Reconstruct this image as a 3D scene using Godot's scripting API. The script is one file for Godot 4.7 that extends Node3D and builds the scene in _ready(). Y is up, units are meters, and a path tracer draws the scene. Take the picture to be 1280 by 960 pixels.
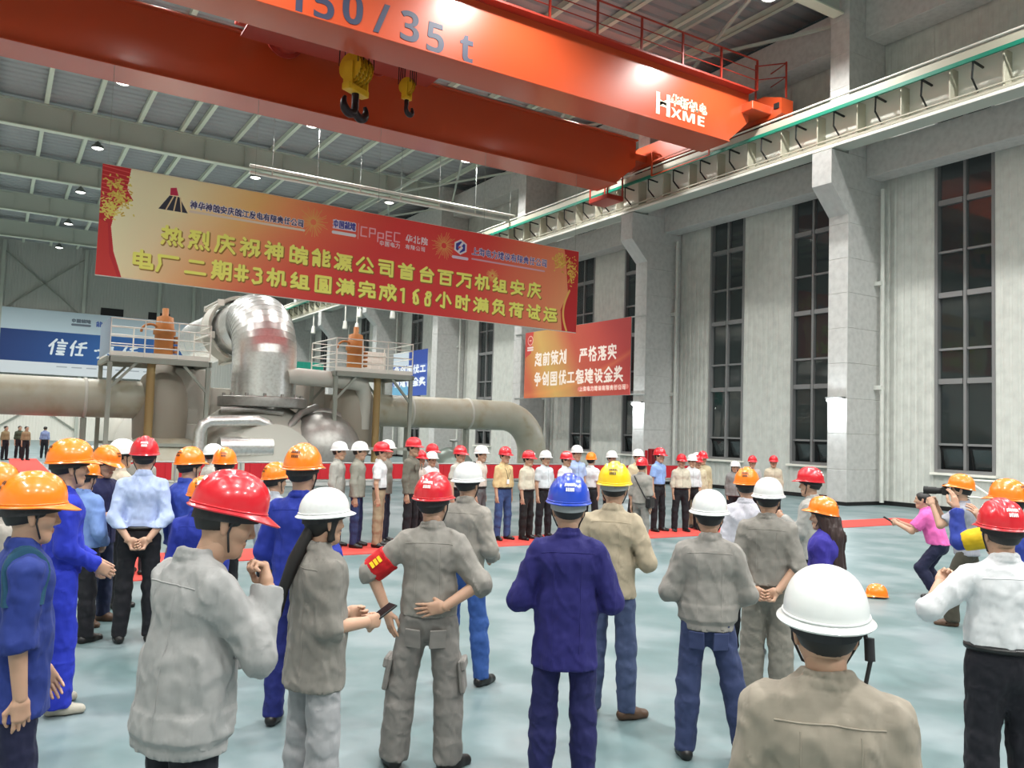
extends Node3D
# A turbine hall during a ceremony: overhead crane, banner, turbine, workers in hard hats.
# x runs along the crane bridge towards the windowed wall, -z runs down the hall, y is up, metres.

const XW := 25.45        # inner face of the windowed wall
const XC := 23.47        # hall side of the concrete columns
const XL := -9.4         # left wall
const BAY := 9.9
const ZC1 := -17.05      # near face of the first column in view
var rng := RandomNumberGenerator.new()
var names := {}
var M := {}
var T := {}

# ------------------------------------------------------------------ geometry helper
class Geo:
	var v := PackedVector3Array()
	var n := PackedVector3Array()
	var c := PackedColorArray()
	var uv := PackedVector2Array()
	var ix := PackedInt32Array()
	var use_uv := false
	var use_c := false
	func vert(p: Vector3, nn: Vector3, t := Vector2.ZERO, col := Color.WHITE) -> int:
		v.append(p)
		n.append(nn)
		uv.append(t)
		c.append(col)
		return v.size() - 1
	func tri(a: int, b: int, d: int) -> void:
		var want: Vector3 = n[a] + n[b] + n[d]
		var f: Vector3 = (v[d] - v[a]).cross(v[b] - v[a])
		if f.dot(want) >= 0.0:
			ix.append(a)
			ix.append(b)
			ix.append(d)
		else:
			ix.append(a)
			ix.append(d)
			ix.append(b)
	func face(ps: Array, nn: Vector3, uvs := []) -> void:
		var at := v.size()
		for i in ps.size():
			vert(ps[i], nn, uvs[i] if uvs.size() else Vector2.ZERO)
		for i in range(1, ps.size() - 1):
			tri(at, at + i, at + i + 1)
	# a flat-sided convex face whose outside is away from mid
	func outface(ps: Array, mid: Vector3) -> void:
		var nn: Vector3 = (ps[2] - ps[0]).cross(ps[1] - ps[0])
		if nn.length() < 1e-12 and ps.size() > 3:
			nn = (ps[3] - ps[0]).cross(ps[2] - ps[0])
		if nn.length() < 1e-12:
			return
		nn = nn.normalized()
		var cen := Vector3.ZERO
		for p in ps:
			cen += p
		cen /= float(ps.size())
		if nn.dot(cen - mid) < 0.0:
			nn = -nn
		face(ps, nn)
	func box(cen: Vector3, size: Vector3, ch := 0.0, b := Basis.IDENTITY) -> Geo:
		var h := size * 0.5
		if ch <= 0.0:
			for ax in 3:
				for s in [-1.0, 1.0]:
					var u := (ax + 1) % 3
					var w := (ax + 2) % 3
					var ps := []
					for q in [[-1.0, -1.0], [1.0, -1.0], [1.0, 1.0], [-1.0, 1.0]]:
						var p := Vector3.ZERO
						p[ax] = s * h[ax]
						p[u] = q[0] * h[u]
						p[w] = q[1] * h[w]
						ps.append(cen + b * p)
					var nn := Vector3.ZERO
					nn[ax] = s
					face(ps, b * nn)
			return self
		ch = minf(ch, minf(h.x, minf(h.y, h.z)) * 0.49)
		var P := func(ax: int, s: Vector3) -> Vector3:
			var p := Vector3(s.x * h.x, s.y * h.y, s.z * h.z)
			for k in 3:
				if k != ax:
					p[k] -= s[k] * ch
			return cen + b * p
		for ax in 3:
			var u := (ax + 1) % 3
			var w := (ax + 2) % 3
			for s in [-1.0, 1.0]:
				var ps := []
				for q in [[-1.0, -1.0], [1.0, -1.0], [1.0, 1.0], [-1.0, 1.0]]:
					var sg := Vector3.ZERO
					sg[ax] = s
					sg[u] = q[0]
					sg[w] = q[1]
					ps.append(P.call(ax, sg))
				outface(ps, cen)
			for s in [-1.0, 1.0]:
				for t in [-1.0, 1.0]:
					var s1 := Vector3.ZERO
					s1[u] = s
					s1[w] = t
					s1[ax] = -1.0
					var s2 := s1
					s2[ax] = 1.0
					outface([P.call(u, s1), P.call(u, s2), P.call(w, s2), P.call(w, s1)], cen)
		for sx in [-1.0, 1.0]:
			for sy in [-1.0, 1.0]:
				for sz in [-1.0, 1.0]:
					var sg := Vector3(sx, sy, sz)
					outface([P.call(0, sg), P.call(1, sg), P.call(2, sg)], cen)
		return self
	# a straight bar of rectangular section from p to q
	func bar(p: Vector3, q: Vector3, w: float, t: float, up := Vector3.UP, ch := 0.0) -> Geo:
		var d := (q - p)
		var l := d.length()
		d = d / l
		if absf(d.dot(up)) > 0.99:
			up = Vector3.RIGHT
		var sd := d.cross(up).normalized()
		var u2 := sd.cross(d).normalized()
		return box((p + q) * 0.5, Vector3(w, t, l), ch, Basis(sd, u2, -d))
	func tube(path: Array, rad, sides := 10, caps := true, squash := 1.0) -> Geo:
		var m := path.size()
		var d0: Vector3 = (path[1] - path[0]).normalized()
		var sd := d0.cross(Vector3.UP)
		if sd.length() < 0.05:
			sd = d0.cross(Vector3.RIGHT)
		sd = sd.normalized()
		var base := v.size()
		for i in m:
			var d: Vector3
			if i == 0:
				d = path[1] - path[0]
			elif i == m - 1:
				d = path[m - 1] - path[m - 2]
			else:
				d = (path[i] - path[i - 1]).normalized() + (path[i + 1] - path[i]).normalized()
			d = d.normalized()
			sd = (sd - d * sd.dot(d)).normalized()
			var up := sd.cross(d)
			var r: float = rad[i] if rad is Array else rad
			var dr := 0.0
			if rad is Array:
				var i0 := maxi(i - 1, 0)
				var i1 := mini(i + 1, m - 1)
				dr = (rad[i1] - rad[i0]) / maxf((path[i1] - path[i0]).length(), 1e-5)
			for k in sides + 1:
				var a := TAU * k / sides
				var o := sd * cos(a) + up * sin(a) * squash
				vert(path[i] + o * r, (o - d * dr).normalized(), Vector2(float(k) / sides, float(i) / (m - 1)))
		for i in m - 1:
			for k in sides:
				var a := base + i * (sides + 1) + k
				tri(a, a + 1, a + sides + 1)
				tri(a + 1, a + sides + 2, a + sides + 1)
		if caps:
			for e in [0, m - 1]:
				var d: Vector3 = (path[0] - path[1]).normalized() if e == 0 else (path[m - 1] - path[m - 2]).normalized()
				var at := v.size()
				vert(path[e], d)
				for k in sides + 1:
					vert(v[base + e * (sides + 1) + k], d)
				for k in sides:
					tri(at, at + 1 + k, at + 2 + k)
		return self
	# a lathed shape: prof holds Vector2(radius, height) from bottom to top, x turns the axis frame
	func lathe(prof: Array, sides := 24, x := Transform3D.IDENTITY, hard := false) -> Geo:
		var m := prof.size()
		if hard:
			for i in m - 1:
				lathe([prof[i], prof[i + 1]], sides, x, false)
			return self
		var base := v.size()
		for i in m:
			var t: Vector2 = prof[mini(i + 1, m - 1)] - prof[maxi(i - 1, 0)]
			var nn2 := Vector2(t.y, -t.x).normalized()
			for k in sides + 1:
				var a := TAU * k / sides
				var p := Vector3(prof[i].x * cos(a), prof[i].y, prof[i].x * sin(a))
				vert(x * p, (x.basis * Vector3(nn2.x * cos(a), nn2.y, nn2.x * sin(a))).normalized(), Vector2(float(k) / sides, float(i) / maxi(m - 1, 1)))
		for i in m - 1:
			for k in sides:
				var a := base + i * (sides + 1) + k
				tri(a, a + 1, a + sides + 1)
				tri(a + 1, a + sides + 2, a + sides + 1)
		return self
	# a polygon in the xy plane of x, with depth along its z
	func prism(poly: Array, depth: float, x := Transform3D.IDENTITY) -> Geo:
		var pk := PackedVector2Array(poly)
		var tr := Geometry2D.triangulate_polygon(pk)
		for s in [0.0, 1.0]:
			var nn: Vector3 = (x.basis.z * (1.0 if s > 0.5 else -1.0)).normalized()
			var at := v.size()
			for p in pk:
				vert(x * Vector3(p.x, p.y, depth * s), nn)
			for i in range(0, tr.size(), 3):
				tri(at + tr[i], at + tr[i + 1], at + tr[i + 2])
		var cw := 1.0
		if Geometry2D.is_polygon_clockwise(pk):
			cw = -1.0
		for i in pk.size():
			var p := pk[i]
			var q := pk[(i + 1) % pk.size()]
			var e := (q - p).normalized()
			var nn2 := Vector2(e.y, -e.x) * cw
			face([x * Vector3(p.x, p.y, 0), x * Vector3(q.x, q.y, 0), x * Vector3(q.x, q.y, depth), x * Vector3(p.x, p.y, depth)], (x.basis * Vector3(nn2.x, nn2.y, 0)).normalized())
		return self
	# another shape, moved; colours with alpha 0 are multiplied by tint
	func add(o: Geo, x: Transform3D, tint := Color.WHITE) -> Geo:
		var at := v.size()
		var nb := x.basis.inverse().transposed()
		var flip := x.basis.determinant() < 0.0
		for i in o.v.size():
			v.append(x * o.v[i])
			n.append((nb * o.n[i]).normalized())
			uv.append(o.uv[i])
			var k := o.c[i]
			if k.a < 0.5:
				k = Color(k.r * tint.r, k.g * tint.g, k.b * tint.b, 1.0)
			c.append(k)
		for i in range(0, o.ix.size(), 3):
			ix.append(at + o.ix[i])
			ix.append(at + o.ix[i + (2 if flip else 1)])
			ix.append(at + o.ix[i + (1 if flip else 2)])
		return self
	func mesh() -> ArrayMesh:
		var a := []
		a.resize(Mesh.ARRAY_MAX)
		a[Mesh.ARRAY_VERTEX] = v
		a[Mesh.ARRAY_NORMAL] = n
		if use_uv:
			a[Mesh.ARRAY_TEX_UV] = uv
		if use_c:
			a[Mesh.ARRAY_COLOR] = c
		a[Mesh.ARRAY_INDEX] = ix
		var am := ArrayMesh.new()
		am.add_surface_from_arrays(Mesh.PRIMITIVE_TRIANGLES, a)
		return am

# ------------------------------------------------------------------ a distance field on a grid, meshed as surface nets
class Field:
	var lo: Vector3
	var h: float
	var nx: int
	var ny: int
	var nz: int
	var d := PackedFloat32Array()
	func _init(a: Vector3, b: Vector3, cell: float) -> void:
		h = cell
		lo = a
		nx = int(ceil((b.x - a.x) / h)) + 1
		ny = int(ceil((b.y - a.y) / h)) + 1
		nz = int(ceil((b.z - a.z) / h)) + 1
		d.resize(nx * ny * nz)
		d.fill(1.0)
	# a tapered capsule from a to b; zs > 1 flattens it front to back, xs > 1 side to side; k blends it in
	func cap(a: Vector3, b: Vector3, ra: float, rb: float, k := 0.03, zs := 1.0, xs := 1.0) -> void:
		var rm := maxf(ra, rb)
		var mg := k + h * 2.0
		var e := Vector3(rm / xs, rm, rm / zs) + Vector3(mg, mg, mg)
		var p0 := Vector3(minf(a.x, b.x), minf(a.y, b.y), minf(a.z, b.z)) - e
		var p1 := Vector3(maxf(a.x, b.x), maxf(a.y, b.y), maxf(a.z, b.z)) + e
		var i0 := maxi(0, int((p0.x - lo.x) / h))
		var i1 := mini(nx - 1, int((p1.x - lo.x) / h) + 1)
		var j0 := maxi(0, int((p0.y - lo.y) / h))
		var j1 := mini(ny - 1, int((p1.y - lo.y) / h) + 1)
		var k0 := maxi(0, int((p0.z - lo.z) / h))
		var k1 := mini(nz - 1, int((p1.z - lo.z) / h) + 1)
		var bx := (b.x - a.x) * xs
		var by := b.y - a.y
		var bz := (b.z - a.z) * zs
		var bb := maxf(bx * bx + by * by + bz * bz, 1e-9)
		var dr := rb - ra
		var ik := 1.0 / k
		var far := k + h * 2.5
		for kk in range(k0, k1 + 1):
			var pz := (lo.z + kk * h - a.z) * zs
			for j in range(j0, j1 + 1):
				var py := lo.y + j * h - a.y
				var row := (kk * ny + j) * nx
				var part := py * by + pz * bz
				var pp := py * py + pz * pz
				for i in range(i0, i1 + 1):
					var px := (lo.x + i * h - a.x) * xs
					var t := (px * bx + part) / bb
					if t < 0.0:
						t = 0.0
					elif t > 1.0:
						t = 1.0
					var qx := px - bx * t
					var qy := py - by * t
					var qz := pz - bz * t
					var s := sqrt(qx * qx + qy * qy + qz * qz) - ra - dr * t
					if s < far:
						var o := d[row + i]
						var g := k - absf(o - s)
						var m := s if s < o else o
						if g > 0.0:
							m -= g * g * ik * 0.25
						d[row + i] = m
	func at(p: Vector3) -> float:
		var q := (p - lo) / h
		var i := int(q.x)
		var j := int(q.y)
		var k := int(q.z)
		if i < 0 or j < 0 or k < 0 or i >= nx - 1 or j >= ny - 1 or k >= nz - 1:
			return 1.0
		var f := q - Vector3(i, j, k)
		var b := (k * ny + j) * nx + i
		var s := nx * ny
		var u := lerpf(lerpf(d[b], d[b + 1], f.x), lerpf(d[b + nx], d[b + nx + 1], f.x), f.y)
		var v := lerpf(lerpf(d[b + s], d[b + s + 1], f.x), lerpf(d[b + s + nx], d[b + s + nx + 1], f.x), f.y)
		return lerpf(u, v, f.z)
	# z of the surface met when coming in along z from the back (+1) or the front (-1)
	func surf(x: float, y: float, side: float) -> float:
		var z := 0.34 * side
		var last := 1.0
		while z * side > -0.2:
			var s := at(Vector3(x, y, z))
			if s < 0.0:
				return z + side * h * 0.5 * clampf(-s / maxf(last - s, 1e-4), 0.0, 1.0)
			last = s
			z -= side * h * 0.5
		return 0.12 * side
	# blend another field in, whose grid lies on this one
	func join(o: Field, k: float) -> void:
		var ox := int(round((o.lo.x - lo.x) / h))
		var oy := int(round((o.lo.y - lo.y) / h))
		var oz := int(round((o.lo.z - lo.z) / h))
		for kk in o.nz:
			if kk + oz < 0 or kk + oz >= nz:
				continue
			for j in o.ny:
				if j + oy < 0 or j + oy >= ny:
					continue
				var row := (kk * o.ny + j) * o.nx
				var mine := ((kk + oz) * ny + j + oy) * nx + ox
				for i in o.nx:
					if i + ox < 0 or i + ox >= nx:
						continue
					var s := o.d[row + i]
					if s < 0.9:
						var q := d[mine + i]
						var m := s if s < q else q
						var g := k - absf(q - s)
						if g > 0.0:
							m -= g * g / k * 0.25
						d[mine + i] = m
	# an empty field on the same lattice around some points
	func beside(ps: Array, r: float) -> Field:
		var p0 := Vector3(99, 99, 99)
		var p1 := -p0
		for p in ps:
			p0 = Vector3(minf(p0.x, p.x), minf(p0.y, p.y), minf(p0.z, p.z))
			p1 = Vector3(maxf(p1.x, p.x), maxf(p1.y, p.y), maxf(p1.z, p.z))
		p0 -= Vector3(r, r, r)
		p1 += Vector3(r, r, r)
		var o := lo + ((p0 - lo) / h).floor() * h
		return Field.new(o, p1, h)
	# cut a capsule away
	func cut(a: Vector3, b: Vector3, ra: float, rb: float) -> void:
		var rm := maxf(ra, rb) + h * 2.0
		for kk in nz:
			var z := lo.z + kk * h
			if z < minf(a.z, b.z) - rm or z > maxf(a.z, b.z) + rm:
				continue
			for j in ny:
				var y := lo.y + j * h
				if y < minf(a.y, b.y) - rm or y > maxf(a.y, b.y) + rm:
					continue
				for i in nx:
					var p := Vector3(lo.x + i * h, y, z)
					var t := clampf((p - a).dot(b - a) / maxf((b - a).length_squared(), 1e-9), 0.0, 1.0)
					var s := (p - a - (b - a) * t).length() - lerpf(ra, rb, t)
					var at := (kk * ny + j) * nx + i
					if -s > d[at]:
						d[at] = -s
	# keep only what lies on the side that nn points away from; near = only within r of p
	func plane(p: Vector3, nn: Vector3, r := 9.0) -> void:
		nn = nn.normalized()
		var i0 := maxi(0, int((p.x - r - lo.x) / h))
		var i1 := mini(nx - 1, int((p.x + r - lo.x) / h) + 1)
		var j0 := maxi(0, int((p.y - r - lo.y) / h))
		var j1 := mini(ny - 1, int((p.y + r - lo.y) / h) + 1)
		var k0 := maxi(0, int((p.z - r - lo.z) / h))
		var k1 := mini(nz - 1, int((p.z + r - lo.z) / h) + 1)
		for kk in range(k0, k1 + 1):
			for j in range(j0, j1 + 1):
				var row := (kk * ny + j) * nx
				var part := (lo.y + j * h - p.y) * nn.y + (lo.z + kk * h - p.z) * nn.z
				for i in range(i0, i1 + 1):
					var s := part + (lo.x + i * h - p.x) * nn.x
					if s > d[row + i]:
						d[row + i] = s
	# folds in cloth
	func crease(noise: FastNoiseLite, amp: float, sc: Vector3, off: Vector3) -> void:
		for kk in nz:
			for j in ny:
				var row := (kk * ny + j) * nx
				for i in nx:
					var s := d[row + i]
					if s < 0.03 and s > -0.03:
						d[row + i] = s - amp * maxf(0.0, 1.0 - 4.0 * absf(noise.get_noise_3d((lo.x + i * h) * sc.x + off.x, (lo.y + j * h) * sc.y + off.y + (lo.x + i * h) * sc.x * 0.6, (lo.z + kk * h) * sc.z + off.z)))
	func ruffle(noise: FastNoiseLite, amp: float, sc: Vector3, off: Vector3) -> void:
		for kk in nz:
			for j in ny:
				var row := (kk * ny + j) * nx
				for i in nx:
					var s := d[row + i]
					if s < 0.03 and s > -0.03:
						d[row + i] = s + amp * noise.get_noise_3d((lo.x + i * h) * sc.x + off.x, (lo.y + j * h) * sc.y + off.y, (lo.z + kk * h) * sc.z + off.z)
	# draw the surface in (amount < 0 puffs it out) between two heights near a centre
	func band(y0: float, y1: float, amount: float, c: Vector3, r: float) -> void:
		for kk in nz:
			var z := lo.z + kk * h - c.z
			if absf(z) > r:
				continue
			for j in ny:
				var y := lo.y + j * h
				if y < y0 - 0.03 or y > y1 + 0.03:
					continue
				var f := amount * smoothstep(y0 - 0.012, y0 + 0.004, y) * smoothstep(y1 + 0.02, y1 - 0.004, y)
				for i in nx:
					if absf(lo.x + i * h - c.x) < r:
						d[(kk * ny + j) * nx + i] += f
	func net(g: Geo, col := Color(1, 1, 1, 0)) -> void:
		var cell := {}
		var sy := nx
		var sz := nx * ny
		for kk in nz - 1:
			for j in ny - 1:
				var row := kk * sz + j * sy
				for i in nx - 1:
					var at := row + i
					var a0 := d[at]
					var a7 := d[at + 1 + sy + sz]
					if absf(a0) > h * 4.0:
						continue
					var a1 := d[at + 1]
					var a2 := d[at + sy]
					var a3 := d[at + 1 + sy]
					var a4 := d[at + sz]
					var a5 := d[at + 1 + sz]
					var a6 := d[at + sy + sz]
					var c := int(a0 < 0.0) + int(a1 < 0.0) + int(a2 < 0.0) + int(a3 < 0.0) + int(a4 < 0.0) + int(a5 < 0.0) + int(a6 < 0.0) + int(a7 < 0.0)
					if c == 0 or c == 8:
						continue
					var s := Vector3.ZERO
					var m := 0
					if (a0 < 0.0) != (a1 < 0.0):
						s += Vector3(a0 / (a0 - a1), 0, 0)
						m += 1
					if (a2 < 0.0) != (a3 < 0.0):
						s += Vector3(a2 / (a2 - a3), 1, 0)
						m += 1
					if (a4 < 0.0) != (a5 < 0.0):
						s += Vector3(a4 / (a4 - a5), 0, 1)
						m += 1
					if (a6 < 0.0) != (a7 < 0.0):
						s += Vector3(a6 / (a6 - a7), 1, 1)
						m += 1
					if (a0 < 0.0) != (a2 < 0.0):
						s += Vector3(0, a0 / (a0 - a2), 0)
						m += 1
					if (a1 < 0.0) != (a3 < 0.0):
						s += Vector3(1, a1 / (a1 - a3), 0)
						m += 1
					if (a4 < 0.0) != (a6 < 0.0):
						s += Vector3(0, a4 / (a4 - a6), 1)
						m += 1
					if (a5 < 0.0) != (a7 < 0.0):
						s += Vector3(1, a5 / (a5 - a7), 1)
						m += 1
					if (a0 < 0.0) != (a4 < 0.0):
						s += Vector3(0, 0, a0 / (a0 - a4))
						m += 1
					if (a1 < 0.0) != (a5 < 0.0):
						s += Vector3(1, 0, a1 / (a1 - a5))
						m += 1
					if (a2 < 0.0) != (a6 < 0.0):
						s += Vector3(0, 1, a2 / (a2 - a6))
						m += 1
					if (a3 < 0.0) != (a7 < 0.0):
						s += Vector3(1, 1, a3 / (a3 - a7))
						m += 1
					s /= float(m)
					var nn := Vector3(a1 + a3 + a5 + a7 - a0 - a2 - a4 - a6, a2 + a3 + a6 + a7 - a0 - a1 - a4 - a5, a4 + a5 + a6 + a7 - a0 - a1 - a2 - a3)
					cell[at] = g.vert(lo + (Vector3(i, j, kk) + s) * h, nn.normalized(), Vector2.ZERO, col)
		for at: int in cell:
			# edges that start at the far corner of this cell
			var i := at % nx
			var j := (at / sy) % ny
			var kk := at / sz
			if i == 0 or j == 0 or kk == 0:
				continue
			var a0 := d[at] < 0.0
			if a0 != (d[at + 1] < 0.0):
				quad(g, cell, at, at - sy, at - sy - sz, at - sz)
			if a0 != (d[at + sy] < 0.0):
				quad(g, cell, at, at - 1, at - 1 - sz, at - sz)
			if a0 != (d[at + sz] < 0.0):
				quad(g, cell, at, at - 1, at - 1 - sy, at - sy)
	func quad(g: Geo, cell: Dictionary, a: int, b: int, c: int, e: int) -> void:
		if cell.has(a) and cell.has(b) and cell.has(c) and cell.has(e):
			g.tri(cell[a], cell[b], cell[c])
			g.tri(cell[a], cell[c], cell[e])

# ------------------------------------------------------------------ nodes
func numbered(called: String) -> String:
	var k: int = names.get(called, -1) + 1
	names[called] = k
	return called if k == 0 else "%s_%03d" % [called, k]

func tag(o: Node3D, label: String, category: String, group := "", kind := "") -> Node3D:
	o.set_meta("label", label)
	o.set_meta("category", category)
	if group:
		o.set_meta("group", group)
	if kind:
		o.set_meta("kind", kind)
	return o

func obj(called: String, g, m: Material, parent: Node = null) -> MeshInstance3D:
	var o := MeshInstance3D.new()
	o.mesh = g.mesh() if g is Geo else g
	o.material_override = m
	o.name = numbered(called) if parent == null else called
	(parent if parent else self).add_child(o, true)
	return o

func thing(called: String, label: String, category: String, at := Vector3.ZERO, turn := 0.0, group := "", kind := "") -> Node3D:
	var o := Node3D.new()
	o.name = numbered(called)
	add_child(o)
	o.position = at
	o.rotation.y = turn
	tag(o, label, category, group, kind)
	return o

func dup(o: Node3D, at: Vector3, turn: float, label: String) -> Node3D:
	var r: Node3D = o.duplicate()
	r.name = numbered(String(o.name).trim_suffix("_" + String(o.name).get_slice("_", String(o.name).count("_"))) if String(o.name).right(3).is_valid_int() else String(o.name))
	add_child(r)
	r.position = at
	r.rotation.y = turn
	r.set_meta("label", label)
	return r

func mat(called: String, col: Color, rough := 0.6, metal := 0.0) -> StandardMaterial3D:
	var m := StandardMaterial3D.new()
	m.resource_name = called
	m.albedo_color = col
	m.roughness = rough
	m.metallic = metal
	return m

func noise_tex(called: String, freq: float, size := 256, ramp: Array = [], normal := 0.0, kind := FastNoiseLite.TYPE_SIMPLEX_SMOOTH, oct := 4) -> NoiseTexture2D:
	var nz := FastNoiseLite.new()
	nz.noise_type = kind
	nz.frequency = freq
	nz.fractal_octaves = oct
	nz.seed = called.length() * 7 + int(freq * 1000.0)
	var t := NoiseTexture2D.new()
	t.width = size
	t.height = size
	t.seamless = true
	t.noise = nz
	if normal > 0.0:
		t.as_normal_map = true
		t.bump_strength = normal
	if ramp.size():
		var gr := Gradient.new()
		gr.offsets = PackedFloat32Array(ramp.map(func(q): return q[0]))
		gr.colors = PackedColorArray(ramp.map(func(q): return q[1]))
		t.color_ramp = gr
	T[called] = t
	return t

func tri_tex(m: StandardMaterial3D, sc: float, world := false) -> StandardMaterial3D:
	m.uv1_triplanar = true
	m.uv1_world_triplanar = world
	m.uv1_scale = Vector3(sc, sc, sc)
	return m

func rgb8(r: int, g: int, b: int) -> Color:
	return Color(r / 255.0, g / 255.0, b / 255.0)

# ------------------------------------------------------------------ the scene
func _ready() -> void:
	rng.seed = 20130
	var cam := Camera3D.new()
	cam.name = "view_camera"
	var yaw := deg_to_rad(31.93)
	var pit := deg_to_rad(3.32)
	var rol := deg_to_rad(1.76)
	cam.transform = Transform3D(Basis(Vector3.UP, -yaw) * Basis(Vector3.RIGHT, pit) * Basis(Vector3.BACK, rol), Vector3(0, 2.05, 0))
	cam.fov = rad_to_deg(2.0 * atan(480.0 / 1035.0))
	cam.near = 0.1
	cam.far = 300.0
	add_child(cam)
	var we := WorldEnvironment.new()
	we.name = "world_environment"
	var en := Environment.new()
	en.background_mode = Environment.BG_COLOR
	en.background_color = Color(0.16, 0.175, 0.175)
	en.tonemap_mode = Environment.TONE_MAPPER_LINEAR
	en.tonemap_exposure = EXPOSURE
	en.sdfgi_enabled = true
	en.ssao_enabled = true
	en.ssil_enabled = true
	we.environment = en
	add_child(we)
	materials()
	structure()
	roof()
	lamps()
	runway()
	crane()
	banner()
	signs()
	turbine()
	fittings()
	templates()
	crowd()

const EXPOSURE := 0.5
const LAMP_ENERGY := 172.0

func materials() -> void:
	noise_tex("cloth_n", 0.05, 256, [], 3.0)
	noise_tex("fold_n", 0.012, 256, [], 10.0, FastNoiseLite.TYPE_SIMPLEX_SMOOTH, 2)
	noise_tex("rough_n", 0.03, 256, [], 2.0)
	noise_tex("concrete", 0.02, 512, [[0.0, Color(0.9, 0.9, 0.9)], [0.5, Color(0.96, 0.96, 0.955)], [1.0, Color(1, 1, 1)]], 0.0, FastNoiseLite.TYPE_SIMPLEX_SMOOTH, 5)
	noise_tex("floor", 0.006, 1024, [[0.0, rgb8(88, 112, 113)], [0.42, rgb8(105, 124, 126)], [0.6, rgb8(119, 134, 137)], [1.0, rgb8(134, 145, 148)]], 0.0, FastNoiseLite.TYPE_SIMPLEX_SMOOTH, 6)
	noise_tex("metal_worn", 0.02, 512, [[0.0, Color(0.86, 0.85, 0.84)], [0.5, Color(0.95, 0.95, 0.945)], [1.0, Color(1, 1, 1)]], 0.0, FastNoiseLite.TYPE_SIMPLEX_SMOOTH, 5)
	noise_tex("rust", 0.015, 512, [[0.0, rgb8(150, 136, 112)], [0.3, rgb8(170, 163, 145)], [0.5, rgb8(176, 173, 160)], [1.0, rgb8(182, 180, 168)]], 0.0, FastNoiseLite.TYPE_SIMPLEX_SMOOTH, 5)
	noise_tex("cloth_a", 0.03, 256, [[0.0, Color(0.95, 0.95, 0.95)], [1.0, Color(1, 1, 1)]])
	var m := mat("painted_floor", Color(1, 1, 1), 0.42)
	m.albedo_texture = T.floor
	tri_tex(m, 0.11, true)
	m.metallic_specular = 0.45
	M.floor = m
	m = mat("concrete", rgb8(202, 202, 200), 0.85)
	m.albedo_texture = T.concrete
	M.concrete = tri_tex(m, 0.35, true)
	m = mat("wall_panel", rgb8(212, 214, 208), 0.6)
	m.albedo_texture = T.concrete
	M.panel = tri_tex(m, 0.2, true)
	M.gable = mat("grey_gable_panel", rgb8(182, 184, 178), 0.6)
	M.deck = mat("roof_deck", rgb8(162, 164, 166), 0.6)
	M.roof_steel = mat("grey_green_steel", rgb8(188, 194, 184), 0.5)
	M.purlin = mat("purlin_paint", rgb8(224, 230, 212), 0.5)
	M.frame = mat("window_frame_grey", rgb8(126, 126, 126), 0.45)
	M.dark = mat("dark_rubber", rgb8(26, 27, 28), 0.7)
	M.black = mat("black", rgb8(14, 14, 15), 0.6)
	m = mat("window_glass", Color(0.35, 0.42, 0.42, 0.12), 0.03)
	m.transparency = BaseMaterial3D.TRANSPARENCY_ALPHA
	m.metallic_specular = 0.9
	M.glass = m
	m = mat("crane_orange", rgb8(194, 76, 38), 0.34)
	m.clearcoat_enabled = true
	m.clearcoat = 0.6
	m.clearcoat_roughness = 0.16
	M.orange = m
	M.crane_red = mat("crane_red", rgb8(160, 48, 34), 0.45)
	M.white_paint = mat("white_paint", rgb8(238, 236, 226), 0.5)
	M.beige_paint = mat("beige_paint", rgb8(186, 182, 164), 0.5)
	M.green_rail = mat("green_rail", rgb8(20, 128, 104), 0.45)
	M.steel = mat("galvanised_steel", rgb8(176, 178, 176), 0.4, 0.6)
	M.grey_paint = mat("grey_paint", rgb8(152, 156, 146), 0.55)
	m = mat("aluminium_cladding", rgb8(248, 248, 246), 0.3, 0.82)
	m.albedo_texture = T.metal_worn
	m.normal_enabled = true
	m.normal_texture = T.rough_n
	m.normal_scale = 0.12
	M.alu = tri_tex(m, 0.7)
	m = mat("dull_steel", rgb8(176, 174, 170), 0.38, 0.55)
	m.albedo_texture = T.metal_worn
	M.dull = tri_tex(m, 0.6)
	m = mat("beige_pipe", rgb8(255, 255, 250), 0.45)
	m.albedo_texture = T.rust
	M.pipe = tri_tex(m, 0.16)
	M.beige = mat("beige_casing", rgb8(196, 194, 184), 0.5)
	M.ochre = mat("ochre_paint", rgb8(182, 118, 56), 0.5)
	M.yellow = mat("yellow_paint", rgb8(224, 176, 36), 0.45)
	M.hook = mat("black_hook", rgb8(40, 30, 34), 0.4, 0.4)
	M.red_carpet = mat("red_carpet", rgb8(204, 70, 62), 0.95)
	M.red_cloth = mat("red_cloth", rgb8(186, 28, 40), 0.85)
	M.red_box = mat("red_cabinet", rgb8(150, 30, 38), 0.4)
	M.teal = mat("teal_cloth", rgb8(24, 148, 128), 0.7)
	m = mat("lamp_glow", Color.WHITE, 0.4)
	m.emission_enabled = true
	m.emission = Color(1.0, 1.0, 0.96)
	m.emission_energy_multiplier = 9.0
	M.glow = m
	M.housing = mat("lamp_housing", rgb8(120, 122, 120), 0.4, 0.5)

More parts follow.
